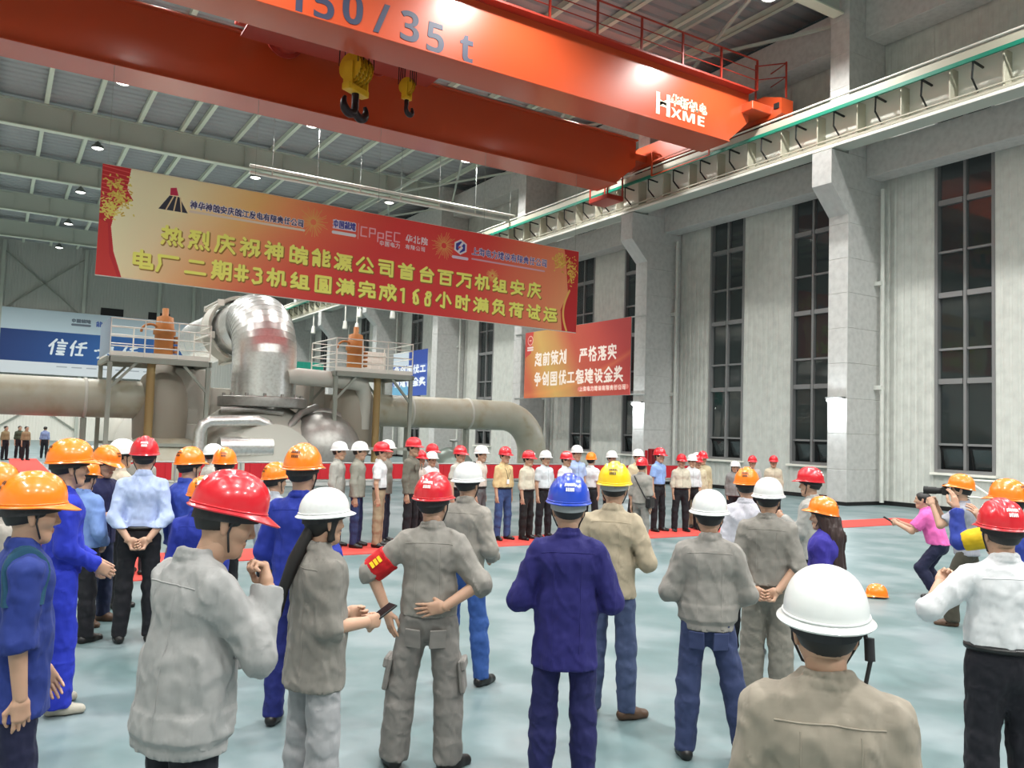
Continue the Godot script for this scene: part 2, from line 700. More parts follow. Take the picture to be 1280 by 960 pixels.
# ribbed sheet: faces -x at x = 0, spans z0..z1, y0..y1, t thick behind
func ribbed(z0: float, z1: float, y0: float, y1: float, t: float, g: Geo) -> void:
	var pitch := 0.25
	var dep := 0.014
	var pts := []
	var z := z0
	while z < z1 - 0.02:
		var w := minf(pitch, z1 - z)
		pts.append(Vector2(z, 0.0))
		pts.append(Vector2(z + w * 0.56, 0.0))
		pts.append(Vector2(z + w * 0.66, dep))
		pts.append(Vector2(z + w * 0.9, dep))
		z += w
	pts.append(Vector2(z1, 0.0))
	for i in pts.size() - 1:
		var a: Vector2 = pts[i]
		var b: Vector2 = pts[i + 1]
		var nn := Vector3(-(b.x - a.x), 0, b.y - a.y).normalized()
		g.face([Vector3(a.y, y0, a.x), Vector3(b.y, y0, b.x), Vector3(b.y, y1, b.x), Vector3(a.y, y1, a.x)], nn)
	g.box(Vector3(dep + 0.006 + t * 0.5, (y0 + y1) * 0.5, (z0 + z1) * 0.5), Vector3(t, y1 - y0, z1 - z0))

func structure() -> void:
	var g := Geo.new()
	g.box(Vector3(8, -0.2, -32), Vector3(36.5, 0.4, 114))
	tag(obj("floor", g, M.floor), "glossy pale teal painted floor of the turbine hall", "floor", "", "structure")
	# windowed wall on the right
	g = Geo.new()
	var wall := thing("wall_right", "pale ribbed metal wall with tall dark windows on the right", "wall", Vector3(XW, 0, 0), 0, "", "structure")
	var edge := 24.0
	var cuts := []
	for k in range(-4, 8):
		var c := ZC1 - 0.375 - BAY * k
		for off in [[2.15, 4.05], [6.4, 8.25]]:
			cuts.append([c + off[0], c + off[1]])
	cuts.sort_custom(func(a, b): return a[0] > b[0])
	var top := 17.7
	var wn := 0
	for q in cuts:
		if q[1] > 22.0 or q[0] < -86.0:
			continue
		var seg := Geo.new()
		ribbed(q[1], edge, 0.0, top, 0.22, seg)
		obj("wall_panel", seg, M.panel, wall)
		seg = Geo.new()
		ribbed(q[0], q[1], 0.0, 1.2, 0.22, seg)
		ribbed(q[0], q[1], 13.1, top, 0.22, seg)
		obj("wall_panel", seg, M.panel, wall)
		edge = q[0]
		if q[0] < -3.0:
			wn += 1
			window(wn, q[0], q[1])
	var last := Geo.new()
	ribbed(-86.4, edge, 0.0, top, 0.22, last)
	obj("wall_panel", last, M.panel, wall)
	g = Geo.new()
	g.box(Vector3(XW - 0.02, 0.07, -31.5), Vector3(0.06, 0.14, 109))
	tag(obj("baseboard_right", g, M.black), "black skirting along the foot of the windowed wall", "skirting", "", "structure")
	# columns with formwork joints, corbels
	for k in range(-3, 7):
		var zc := ZC1 - 0.375 - BAY * k
		var col := thing("column", "square concrete column of the hall, number %d along the windowed wall" % (k + 4), "column", Vector3(XC, 0, zc), 0, "concrete columns on the windowed wall", "structure")
		if k >= 0 and k < 4:
			col.set_meta("label", ["nearest full concrete column right of centre, lamp on its hall face", "second concrete column, between the red slogan board and tall windows", "third concrete column at the left edge of the red slogan board", "fourth concrete column, beside the blue wall poster"][k])
		var y := 0.0
		while y < 17.6:
			var hgt := minf(1.16, 17.6 - y)
			var b := Geo.new()
			b.box(Vector3(0.98, y + hgt * 0.5, 0), Vector3(1.96, hgt, 0.75), 0.014)
			obj("column_block", b, M.concrete, col)
			y += hgt
		var sk := Geo.new()
		sk.box(Vector3(0.96, 0.06, 0), Vector3(1.98, 0.12, 0.79))
		obj("skirting", sk, M.black, col)
		var cb := Geo.new()
		cb.prism([Vector2(0, 11.58), Vector2(-0.9, 11.58), Vector2(-0.9, 10.45), Vector2(0, 9.55)], 0.75, Transform3D(Basis.IDENTITY, Vector3(0.02, 0, -0.375)))
		obj("corbel", cb, M.concrete, col)
		var pp := Geo.new()
		pp.tube([Vector3(1.5, 0.1, 0.62), Vector3(1.5, 10.6, 0.62)], 0.07, 10)
		for yy in [3.9, 7.4]:
			pp.box(Vector3(1.5, yy, 0.5), Vector3(0.22, 0.14, 0.3))
		obj("drain_pipe", pp, M.panel, col)
		for yy in [[10.95, 12.05, 24.4, 25.2], [15.75, 17.1, 24.3, 25.35]]:
			g = Geo.new()
			g.box(Vector3((yy[2] + yy[3]) * 0.5, (yy[0] + yy[1]) * 0.5, zc - BAY * 0.5), Vector3(yy[3] - yy[2], yy[1] - yy[0], BAY - 0.76), 0.015)
			tag(obj("tie_beam", g, M.concrete), ("lower" if yy[0] < 12.0 else "upper") + " concrete beam from column to column along the windowed wall, bay %d" % (k + 4), "beam", "concrete tie beams", "structure")
	# gable
	g = Geo.new()
	var far := thing("wall_far", "dark grey ribbed gable wall with cross bracing at the far end", "wall", Vector3(8, 0, -86.5), PI / 2, "", "structure")
	ribbed(-17.5, 17.5, 5.4, 18.2, 0.25, g)
	obj("gable_sheet", g, M.gable, far)
	g = Geo.new()
	ribbed(-17.5, 17.5, 0.0, 5.4, 0.25, g)
	obj("lower_sheet", g, M.white_paint, far)
	for xx in [-8.05, -1.5, 5.0, 8.2, 14.5]:
		var p := Geo.new()
		p.box(Vector3(-0.16, 8.9, xx), Vector3(0.3, 17.8, 0.26))
		obj("post", p, M.roof_steel, far)
	for yy in [[11.6, 16.9], [1.0, 5.4]]:
		for s in [0, 1]:
			var p := Geo.new()
			p.bar(Vector3(-0.12, yy[s], -7.95), Vector3(-0.12, yy[1 - s], -1.6), 0.12, 0.1)
			obj("cross_brace", p, M.grey_paint, far)
	for q in [0.95, 5.1]:
		var p := Geo.new()
		p.box(Vector3(-0.03, 12.2, q), Vector3(0.1, 0.76, 1.95))
		obj("vent_opening", p, M.dark, far)
	g = Geo.new()
	ribbed(-26, 87, 0.0, 17.8, 0.25, g)
	var wl := obj("wall_left", g, M.panel)
	wl.position = Vector3(XL, 0, 0)
	wl.rotation.y = PI
	tag(wl, "plain ribbed side wall opposite the windows", "wall", "", "structure")
	g = Geo.new()
	ribbed(-17.5, 17.5, 0.0, 18.2, 0.25, g)
	wl = obj("wall_near", g, M.panel)
	wl.position = Vector3(8, 0, 24.2)
	wl.rotation.y = -PI / 2
	tag(wl, "plain ribbed end wall behind the photographer", "wall", "", "structure")
	# carpets
	g = Geo.new()
	g.box(Vector3(11.6, 0.006, -13.3), Vector3(19.4, 0.012, 1.15))
	tag(obj("red_carpet", g, M.red_carpet), "long red carpet under the row of standing officials", "carpet")
	g = Geo.new()
	g.box(Vector3(1.3, 0.006, -29.5), Vector3(1.2, 0.012, 35.8))
	tag(obj("red_carpet", g, M.red_carpet), "red carpet strip running away to the far end on the left", "carpet")

func window(k: int, z0: float, z1: float) -> void:
	var w := thing("window_%d" % k, "tall dark window in a grey frame, number %d from the near end of the wall" % k, "window", Vector3(XW + 0.1, 0, (z0 + z1) * 0.5), 0, "tall windows", "structure")
	var hw := (z1 - z0) * 0.5
	var ys := [1.2, 2.08, 4.07, 5.09, 6.83, 8.22, 9.83, 11.5, 13.1]
	var fr := Geo.new()
	for s in [-1.0, 1.0]:
		fr.box(Vector3(-0.02, 7.15, s * (hw - 0.05)), Vector3(0.2, 11.9, 0.1))
	fr.box(Vector3(-0.02, 1.24, 0), Vector3(0.2, 0.1, hw * 2.0 - 0.2))
	fr.box(Vector3(-0.02, 13.05, 0), Vector3(0.2, 0.1, hw * 2.0 - 0.2))
	obj("window_frame", fr, M.frame, w)
	fr = Geo.new()
	fr.box(Vector3(-0.11, 1.15, 0), Vector3(0.3, 0.07, hw * 2.0 + 0.16))
	obj("window_sill", fr, M.white_paint, w)
	fr = Geo.new()
	fr.box(Vector3(0, 7.15, 0), Vector3(0.14, 11.7, 0.09))
	obj("mullion", fr, M.frame, w)
	for i in range(1, ys.size() - 1):
		var thick: bool = i in [2, 4, 6]
		fr = Geo.new()
		for s in [-0.5, 0.5]:
			fr.box(Vector3(0.0, ys[i], s * hw), Vector3(0.16 if thick else 0.12, 0.17 if thick else 0.07, hw - 0.145))
		obj("transom", fr, M.frame, w)
	for i in ys.size() - 1:
		for s in [-0.5, 0.5]:
			var p := Geo.new()
			var hh: float = (ys[i + 1] - ys[i]) * 0.5 - 0.06
			if i == 0:
				for q in [-1.0, 1.0]:
					p.box(Vector3(0, q * (hh - 0.03), 0), Vector3(0.05, 0.06, hw - 0.18))
					p.box(Vector3(0, 0, q * (hw * 0.5 - 0.12)), Vector3(0.05, hh * 2.0 - 0.12, 0.06))
				var sash := obj("open_sash", p, M.dark, w)
				sash.position = Vector3(0.16, (ys[0] + ys[1]) * 0.5, s * hw)
				sash.rotation.z = 0.3
				p = Geo.new()
				p.box(Vector3.ZERO, Vector3(0.008, hh * 2.0 - 0.1, hw - 0.26))
				obj("pane", p, M.glass, sash)
				continue
			p.face([Vector3(0.02, ys[i] + 0.03, s * hw - hw * 0.5 + 0.04), Vector3(0.02, ys[i] + 0.03, s * hw + hw * 0.5 - 0.04), Vector3(0.02, ys[i + 1] - 0.03, s * hw + hw * 0.5 - 0.04), Vector3(0.02, ys[i + 1] - 0.03, s * hw - hw * 0.5 + 0.04)], Vector3(-1, 0, 0))
			obj("pane", p, M.glass, w)

func roof() -> void:
	var g := Geo.new()
	var z := 24.0
	while z > -86.4:
		for q in [[0.0, 0.0, 0.3, 0.0], [0.3, 0.0, 0.38, 0.07], [0.38, 0.07, 0.52, 0.07], [0.52, 0.07, 0.6, 0.0]]:
			var a := Vector3(0, 17.98 + q[1], z - q[0])
			var b := Vector3(0, 17.98 + q[3], z - q[2])
			var nn := Vector3(0, -(q[2] - q[0]), -(q[3] - q[1])).normalized()
			g.face([a + Vector3(XL, 0, 0), a + Vector3(25.6, 0, 0), b + Vector3(25.6, 0, 0), b + Vector3(XL, 0, 0)], nn)
		z -= 0.6
	g.box(Vector3(8.1, 18.2, -31.2), Vector3(35.2, 0.28, 111))
	tag(obj("ceiling", g, M.deck), "dark grey corrugated metal roof deck high above the hall", "ceiling", "", "structure")
	for k in range(-3, 7):
		var zc := ZC1 - 0.375 - BAY * k
		var bm := thing("roof_beam", "deep grey steel roof girder crossing the hall, bay %d" % (k + 4), "beam", Vector3(0, 0, zc), 0, "steel roof girders", "structure")
		var w := Geo.new()
		w.box(Vector3(7.0, 17.05, 0), Vector3(32.8, 1.25, 0.05))
		for i in 15:
			w.box(Vector3(-8.2 + i * 2.15, 17.04, 0), Vector3(0.03, 1.2, 0.34))
		obj("web", w, M.roof_steel, bm)
		w = Geo.new()
		w.box(Vector3(7.0, 16.42, 0), Vector3(32.8, 0.05, 0.42))
		obj("lower_flange", w, M.purlin, bm)
		w = Geo.new()
		w.box(Vector3(7.0, 17.68, 0), Vector3(32.8, 0.05, 0.4))
		obj("upper_flange", w, M.roof_steel, bm)
	var xs := [8.1 - 0.36, 8.1 + 0.36]
	for i in range(1, 8):
		xs.append(8.1 + 0.3 + 2.15 * i)
		xs.append(8.1 - 0.3 - 2.15 * i)
	xs.sort()
	for i in xs.size():
		g = Geo.new()
		var x: float = xs[i]
		if x > 25.0 or x < XL + 0.3:
			continue
		g.box(Vector3(x, 17.73, -31.0), Vector3(0.2, 0.03, 110))
		g.box(Vector3(x - 0.09, 17.83, -31.0), Vector3(0.02, 0.22, 110))
		g.box(Vector3(x, 17.95, -31.0), Vector3(0.2, 0.03, 110))
		tag(obj("purlin", g, M.purlin), "pale green roof purlin running the length of the hall, line %d from the left wall" % (i + 1), "purlin", "roof purlins", "structure")
	# wind bracing beside the column line
	for k in range(0, 5):
		var zc := ZC1 - 0.375 - BAY * k
		g = Geo.new()
		g.bar(Vector3(20.0, 16.6, zc - 0.3), Vector3(24.2, 16.6, zc - BAY + 0.3), 0.1, 0.1)
		g.bar(Vector3(24.2, 16.5, zc - 0.3), Vector3(20.0, 16.5, zc - BAY + 0.3), 0.1, 0.1)
		g.bar(Vector3(20.0, 16.55, zc - 0.3), Vector3(20.0, 16.55, zc - BAY + 0.3), 0.14, 0.14)
		tag(obj("roof_brace", g, M.roof_steel), "crossed steel wind braces under the roof edge, bay %d" % (k + 4), "brace", "roof braces", "structure")

func lamps() -> void:
	var proto: Node3D = null
	var n := 0
	for k in range(-4, 7):
		var zc := ZC1 - 0.375 - BAY * k
		if zc > 21.0:
			continue
		for x in [-4.1, 3.75, 11.8, 20.0]:
			var near := k >= 3
			if proto == null:
				proto = thing("high_bay_lamp", "round bright high bay lamp", "lamp", Vector3.ZERO, 0, "high bay lamps under the roof")
				var g := Geo.new()
				g.lathe([Vector2(0.30, -0.02), Vector2(0.31, 0.0), Vector2(0.28, 0.12), Vector2(0.16, 0.2), Vector2(0.12, 0.30), Vector2(0.05, 0.34), Vector2(0.02, 0.385)], 20)
				obj("reflector", g, M.housing, proto)
				g = Geo.new()
				g.lathe([Vector2(0.0, -0.06), Vector2(0.15, -0.05), Vector2(0.27, 0.0), Vector2(0.0, 0.02)], 20)
				obj("lens", g, M.glow, proto)
			var o := proto
			if n > 0:
				o = proto.duplicate()
				o.name = numbered("high_bay_lamp")
				add_child(o)
			o.position = Vector3(x, 16.0, zc - 0.0)
			var girder: String = ["fourth roof girder behind the photographer", "third roof girder behind the photographer", "second roof girder behind the photographer", "first roof girder behind the photographer", "roof girder over the nearest column", "roof girder over the crane", "roof girder over the banner's right end", "first roof girder seen past the banner", "second roof girder seen past the banner", "third roof girder seen past the banner", "farthest roof girder"][k + 4]
			var file: String = ["by the far side wall", "left of the hall's middle", "right of the hall's middle", "by the windowed wall"][clampi(int((x + 5.0) / 7.9), 0, 3)]
			o.set_meta("label", "round high bay lamp %s, %s" % [file, girder])
			n += 1
			var s := SpotLight3D.new()
			s.name = numbered("high_bay_light")
			add_child(s)
			s.position = Vector3(x, 15.9, zc)
			s.rotation.x = -PI / 2
			s.spot_angle = 76.0
			s.spot_angle_attenuation = 0.6
			s.spot_range = 90.0
			s.spot_attenuation = 2.0
			s.light_energy = LAMP_ENERGY * (1.35 if k < 0 else 0.97)
			s.light_color = Color(1.0, 1.0, 0.985)
			s.light_size = 0.28
			s.shadow_enabled = true
	# floodlights on the columns
	for k in 2:
		var zc := ZC1 - 0.375 - BAY * k
		var t := thing("column_lamp", ["bright white lamp fixed to the nearest concrete column", "bright white lamp fixed to the second column, under the red slogan board"][k], "lamp", Vector3(XC, 3.42, zc), 0, "column lamps")
		var g := Geo.new()
		g.box(Vector3(-0.09, 0.08, 0), Vector3(0.18, 0.06, 0.66), 0.01)
		g.box(Vector3(-0.03, 0.0, 0), Vector3(0.06, 0.2, 0.2), 0.01)
		obj("housing", g, M.housing, t)
		g = Geo.new()
		g.tube([Vector3(-0.1, 0.0, -0.31), Vector3(-0.1, 0.0, 0.31)], 0.04, 10)
		obj("tube", g, M.glow, t)
		var l := OmniLight3D.new()
		l.name = numbered("column_light")
		add_child(l)
		l.position = Vector3(XC - 0.2, 3.3, zc)
		l.light_energy = 9.0
		l.light_size = 0.12
		l.omni_range = 60.0
		l.omni_attenuation = 2.0
		l.light_color = Color(0.95, 0.98, 1.0)
		l.shadow_enabled = true

func runway() -> void:
	var z0 := 23.8
	var z1 := -86.2
	var zm := (z0 + z1) * 0.5
	var len := z0 - z1
	for side in 2:
		var r := thing("crane_runway", ["white crane runway girder with green conductor rail along the windowed wall", "crane runway girder along the left wall"][side], "girder", Vector3(23.0, 0, 0) if side == 0 else Vector3(-7.0, 0, 0), 0, "", "structure")
		var f := -1.0 if side == 0 else 1.0
		var g := Geo.new()
		g.box(Vector3(0.0, 11.66, zm), Vector3(0.66, 0.06, len), 0.01)
		obj("lower_flange", g, M.roof_steel, r)
		g = Geo.new()
		g.box(Vector3(f * 0.345, 11.68, zm), Vector3(0.03, 0.1, len), 0.006)
		obj("flange_edge", g, M.white_paint, r)
		g = Geo.new()
		g.box(Vector3(0.1, 12.4, zm), Vector3(0.04, 1.4, len))
		obj("web", g, M.white_paint, r)
		g = Geo.new()
		g.box(Vector3(0.1, 13.12, zm), Vector3(0.96, 0.06, len))
		g.box(Vector3(f * 0.4, 12.99, zm), Vector3(0.03, 0.3, len))
		obj("top_plate", g, M.beige_paint, r)
		g = Geo.new()
		g.box(Vector3(0.1, 13.21, zm), Vector3(0.1, 0.12, len), 0.02)
		obj("crane_rail", g, M.steel, r)
		g = Geo.new()
		g.box(Vector3(f * 0.33, 11.78, zm), Vector3(0.05, 0.07, len))
		g.box(Vector3(f * 0.33, 11.92, zm), Vector3(0.04, 0.04, len))
		obj("cable_tray", g, M.beige_paint, r)
		if side == 1:
			continue
		g = Geo.new()
		g.box(Vector3(-0.5, 12.8, zm), Vector3(0.06, 0.13, len), 0.01)
		obj("conductor_rail", g, M.green_rail, r)
		g = Geo.new()
		g.tube([Vector3(-0.44, 13.22, z0), Vector3(-0.44, 13.22, z1)], 0.035, 8)
		obj("edge_pipe", g, M.white_paint, r)
		var z := -16.18 + 1.5 * 20
		while z > z1:
			var st := Geo.new()
			st.box(Vector3(-0.12, 12.3, z), Vector3(0.42, 1.12, 0.05), 0.008)
			obj("stiffener", st, M.beige_paint, r)
			st = Geo.new()
			st.bar(Vector3(-0.5, 12.75, z + 0.75), Vector3(0.06, 12.7, z + 0.75), 0.05, 0.05)
			st.bar(Vector3(-0.46, 12.75, z + 0.75), Vector3(-0.38, 12.3, z + 0.67), 0.045, 0.045)
			st.bar(Vector3(-0.38, 12.32, z + 0.67), Vector3(0.06, 12.05, z + 0.6), 0.04, 0.04)
			obj("bracket", st, M.dark, r)
			z -= 1.5

# girder of the bridge: web face towards +z
func bridge_girder(zf: float, whole: Node3D) -> Node3D:
	# inside of the box lies towards -z
	var x0 := -6.0
	var x1 := 22.1
	var poly := [Vector2(x0 + 1.05, 0.06), Vector2(x1 - 1.05, 0.06), Vector2(x1, 0.98), Vector2(x1, 2.0), Vector2(x0, 2.0), Vector2(x0, 0.98)]
	var g := Geo.new()
	g.prism(poly, 1.1, Transform3D(Basis.IDENTITY, Vector3(0, 0, -1.25)))
	var t := obj("girder", g, M.orange, whole)
	t.position = Vector3(0, 12.3, zf)
	g = Geo.new()
	g.box(Vector3(8.05, 0.03, -0.68), Vector3(x1 - x0 - 2.1, 0.05, 1.35), 0.008)
	obj("bottom_flange", g, M.orange, t)
	g = Geo.new()
	g.box(Vector3(8.05, 2.03, -0.68), Vector3(x1 - x0, 0.05, 1.4), 0.008)
	obj("top_flange", g, M.orange, t)
	# short rail for the trolley
	g = Geo.new()
	g.box(Vector3(8.05, 2.12, -1.2 if zf > -22.0 else -0.2), Vector3(x1 - x0 - 1.0, 0.12, 0.09))
	obj("trolley_rail", g, M.steel, t)
	return t

func lettering(text: String, size: float, depth: float, bold := true) -> TextMesh:
	var f := SystemFont.new()
	f.font_names = PackedStringArray(["Droid Sans"])
	if bold:
		f.font_weight = 700
	var tm := TextMesh.new()
	tm.text = text
	tm.font = f
	tm.font_size = 64
	tm.pixel_size = size / 46.0
	tm.depth = depth
	return tm

func crane() -> void:
	var whole := thing("overhead_crane", "orange overhead travelling crane of two box girders, lettered 150/35t", "crane")
	var a := bridge_girder(-20.0, whole)
	a.set_meta("label", "front girder with painted letters and railing")
	var b := bridge_girder(-26.1, whole)
	b.set_meta("label", "plain rear girder")
	# lettering on the front web
	var blue := mat("blue_grey_letter_paint", rgb8(52, 56, 80), 0.5)
	var txt := "150/35t"
	var cx := [5.85, 6.55, 7.32, 8.12, 8.95, 9.72, 10.72]
	for i in 7:
		var o := obj("painted_letter", lettering(txt[i], 0.82, 0.012), blue, a)
		o.position = Vector3(cx[i], [0.5, 0.52, 0.6, 0.58, 0.6, 0.52, 0.5][i], -0.143)
	# maker's sign: big H, four characters, four letters
	var cream := mat("cream_letter_paint", rgb8(250, 238, 206), 0.5)
	var lg := Geo.new()
	for q in [[17.85, 0.66, 0.16, 0.74], [18.3, 0.66, 0.16, 0.74], [18.07, 0.66, 0.34, 0.16]]:
		lg.box(Vector3(q[0], q[1], -0.143), Vector3(q[2], q[3], 0.012))
	lg.prism([Vector2(17.93, 0.58), Vector2(18.07, 0.68), Vector2(18.22, 0.62), Vector2(18.22, 0.84), Vector2(18.07, 0.76), Vector2(17.93, 0.8)], 0.012, Transform3D(Basis.IDENTITY, Vector3(0, 0, -0.149)))
	obj("maker_emblem", lg, cream, a)
	for i in 4:
		var gl := glyph_geo(GL["华新机电"[i]], 0.36, 0.055)
		var o := obj("painted_letter", gl, cream, a)
		o.position = Vector3(18.42 + i * 0.42, 0.74, -0.143)
		if i < 3:
			o = obj("painted_letter", lettering("XME"[i], 0.3, 0.012), cream, a)
			o.position = Vector3([18.66, 19.22, 19.78][i], 0.48, -0.143)
			o.scale = Vector3(1.8, 1.1, 1)
	# walkway and railing on the front girder
	var rl := Geo.new()
	rl.box(Vector3(8.05, 2.0, -0.05), Vector3(28, 0.06, 0.5))
	for yy in [0.36, 0.7, 1.08]:
		rl.tube([Vector3(-5.8, 2.06 + yy, 0.14), Vector3(22.2, 2.06 + yy, 0.14)], 0.032 if yy > 1.0 else 0.018, 8)
	obj("railing", rl, M.crane_red, a)
	var x := 22.2
	while x > -6.0:
		var p := Geo.new()
		p.box(Vector3(x, 2.6, 0.14), Vector3(0.06, 1.1, 0.06))
		obj("railing_post", p, M.crane_red, a)
		x -= 1.78
	# end carriages on both runways
	for s in 2:
		var xr := 23.0 if s == 0 else -7.0
		var f := -1.0 if s == 0 else 1.0
		var g := Geo.new()
		g.prism([Vector2(-4.2, 0.2), Vector2(-3.9, 0.12), Vector2(3.9, 0.12), Vector2(4.2, 0.2), Vector2(4.2, 0.75), Vector2(3.4, 1.02), Vector2(-3.4, 1.02), Vector2(-4.2, 0.75)], 0.6, Transform3D(Basis(Vector3.UP, PI / 2), Vector3(-0.3, 0, 0)))
		var e := obj("end_carriage", g, M.orange, whole)
		e.position = Vector3(xr, 13.27, -23.4)
		g = Geo.new()
		g.box(Vector3(f * 0.7, 0.42, 3.3), Vector3(1.1, 0.3, 0.9), 0.02)
		obj("knee", g, M.orange, e)
		g = Geo.new()
		g.box(Vector3(f * 0.7, 0.42, -3.3), Vector3(1.1, 0.3, 0.9), 0.02)
		obj("knee", g, M.orange, e)
		for zz in [-3.7, -2.9, 2.9, 3.7]:
			g = Geo.new()
			g.lathe([Vector2(0.0, -0.06), Vector2(0.24, -0.06), Vector2(0.25, 0.0), Vector2(0.24, 0.06), Vector2(0.0, 0.06)], 20, Transform3D(Basis(Vector3.BACK, PI / 2), Vector3(f * 0.0, 0.25, zz)))
			obj("wheel", g, M.dark, e)
		g = Geo.new()
		g.box(Vector3(f * 0.32, 0.5, 4.0), Vector3(0.06, 0.2, 0.22), 0.01)
		obj("buffer", g, M.dark, e)
		if s == 0:
			g = Geo.new()
			for q in [[-0.6, 3.3], [0.05, 4.1]]:
				g.box(Vector3(q[0], 1.5, q[1]), Vector3(0.05, 1.3, 0.05))
			g.tube([Vector3(-0.6, 2.1, 3.3), Vector3(0.05, 2.1, 4.1), Vector3(0.3, 2.1, 3.2)], 0.025, 8)
			g.tube([Vector3(-0.6, 1.6, 3.3), Vector3(0.05, 1.6, 4.1), Vector3(0.3, 1.6, 3.2)], 0.02, 8)
			obj("guard_rail", g, M.crane_red, e)
			# hanging collector platform frame by the rear girder
			g = Geo.new()
			for q in [[-0.75, -2.0], [-0.75, 1.2]]:
				g.box(Vector3(q[0], -0.1, q[1]), Vector3(0.05, 1.0, 0.05))
			for yy in [-0.58, 0.0]:
				g.bar(Vector3(-0.75, yy, -2.0), Vector3(-0.75, yy, 1.2), 0.05, 0.05)
			for q in [-2.0, 1.2]:
				g.bar(Vector3(-0.75, 0.38, q), Vector3(-0.2, 0.38, q), 0.05, 0.05)
			obj("collector_frame", g, M.orange, e)
			g = Geo.new()
			g.box(Vector3(-1.2, -1.15, -4.4), Vector3(0.9, 0.22, 1.3), 0.03)
			for q in [[-1.6, -5.0], [-0.8, -5.0], [-1.6, -3.8], [-0.8, -3.8]]:
				g.box(Vector3(q[0], -0.35, q[1]), Vector3(0.05, 1.5, 0.05))
			for q in [-5.0, -3.8]:
				g.box(Vector3(-0.75, 0.37, q), Vector3(1.8, 0.08, 0.08))
			obj("hanging_stand", g, M.crane_red, e)
	# trolley between the girders, drums and hooks
	var t := thing("crane_trolley", "dark red trolley with rope drums between the two crane girders", "crane trolley", Vector3(9.0, 14.66, -23.4))
	var g2 := Geo.new()
	for zz in [-2.72, 2.2]:
		g2.box(Vector3(0, 0.05, zz), Vector3(6.6, 0.3, 0.36), 0.02)
	for xx in [-3.1, -1.1, 0.9, 3.1]:
		g2.box(Vector3(xx, 0.02, -0.26), Vector3(0.3, 0.36, 4.8), 0.02)
	obj("trolley_frame", g2, M.crane_red, t)
	for q in [[-1.9, 0.5, 1.9], [1.1, 0.36, 1.7]]:
		g2 = Geo.new()
		var pr := [Vector2(0.0, -q[2]), Vector2(q[1] + 0.1, -q[2]), Vector2(q[1] + 0.1, -q[2] + 0.08)]
		for i in 25:
			var yy: float = -q[2] + 0.1 + i * (q[2] * 2.0 - 0.2) / 24.0
			pr.append(Vector2(q[1] - (0.02 if i % 2 == 0 else 0.0), yy))
		pr.append(Vector2(q[1] + 0.1, q[2] - 0.08))
		pr.append(Vector2(q[1] + 0.1, q[2]))
		pr.append(Vector2(0.0, q[2]))
		g2.lathe(pr, 20, Transform3D(Basis(Vector3.RIGHT, PI / 2), Vector3(q[0], -0.5, -0.25)), true)
		obj("rope_drum", g2, M.crane_red, t)
	for q in [[-3.0, -0.5, 0.9, 0.9, 0.9, 1.4], [-0.4, -0.45, -1.2, 1.0, 0.8, 1.1], [2.5, -0.4, 0.7, 0.8, 0.7, 1.2]]:
		g2 = Geo.new()
		g2.box(Vector3(q[0], q[1], q[2]), Vector3(q[3], q[4], q[5]), 0.06)
		obj("gear_case", g2, M.crane_red, t)
	g2 = Geo.new()
	g2.box(Vector3(-0.3, -1.02, -0.25), Vector3(6.2, 0.08, 2.6), 0.02)
	obj("floor_pan", g2, M.crane_red, t)
	g2 = Geo.new()
	g2.lathe([Vector2(0, -0.4), Vector2(0.28, -0.38), Vector2(0.3, 0.0), Vector2(0.28, 0.38), Vector2(0, 0.4)], 18, Transform3D(Basis(Vector3.BACK, PI / 2), Vector3(-3.4, -0.55, 2.0)))
	obj("motor", g2, mat("motor_orange", rgb8(200, 110, 70), 0.5), t)
	for q in [[8.55, 1.0, 0], [10.2, 0.62, 1]]:
		hook_block(q[0], q[1], q[2])

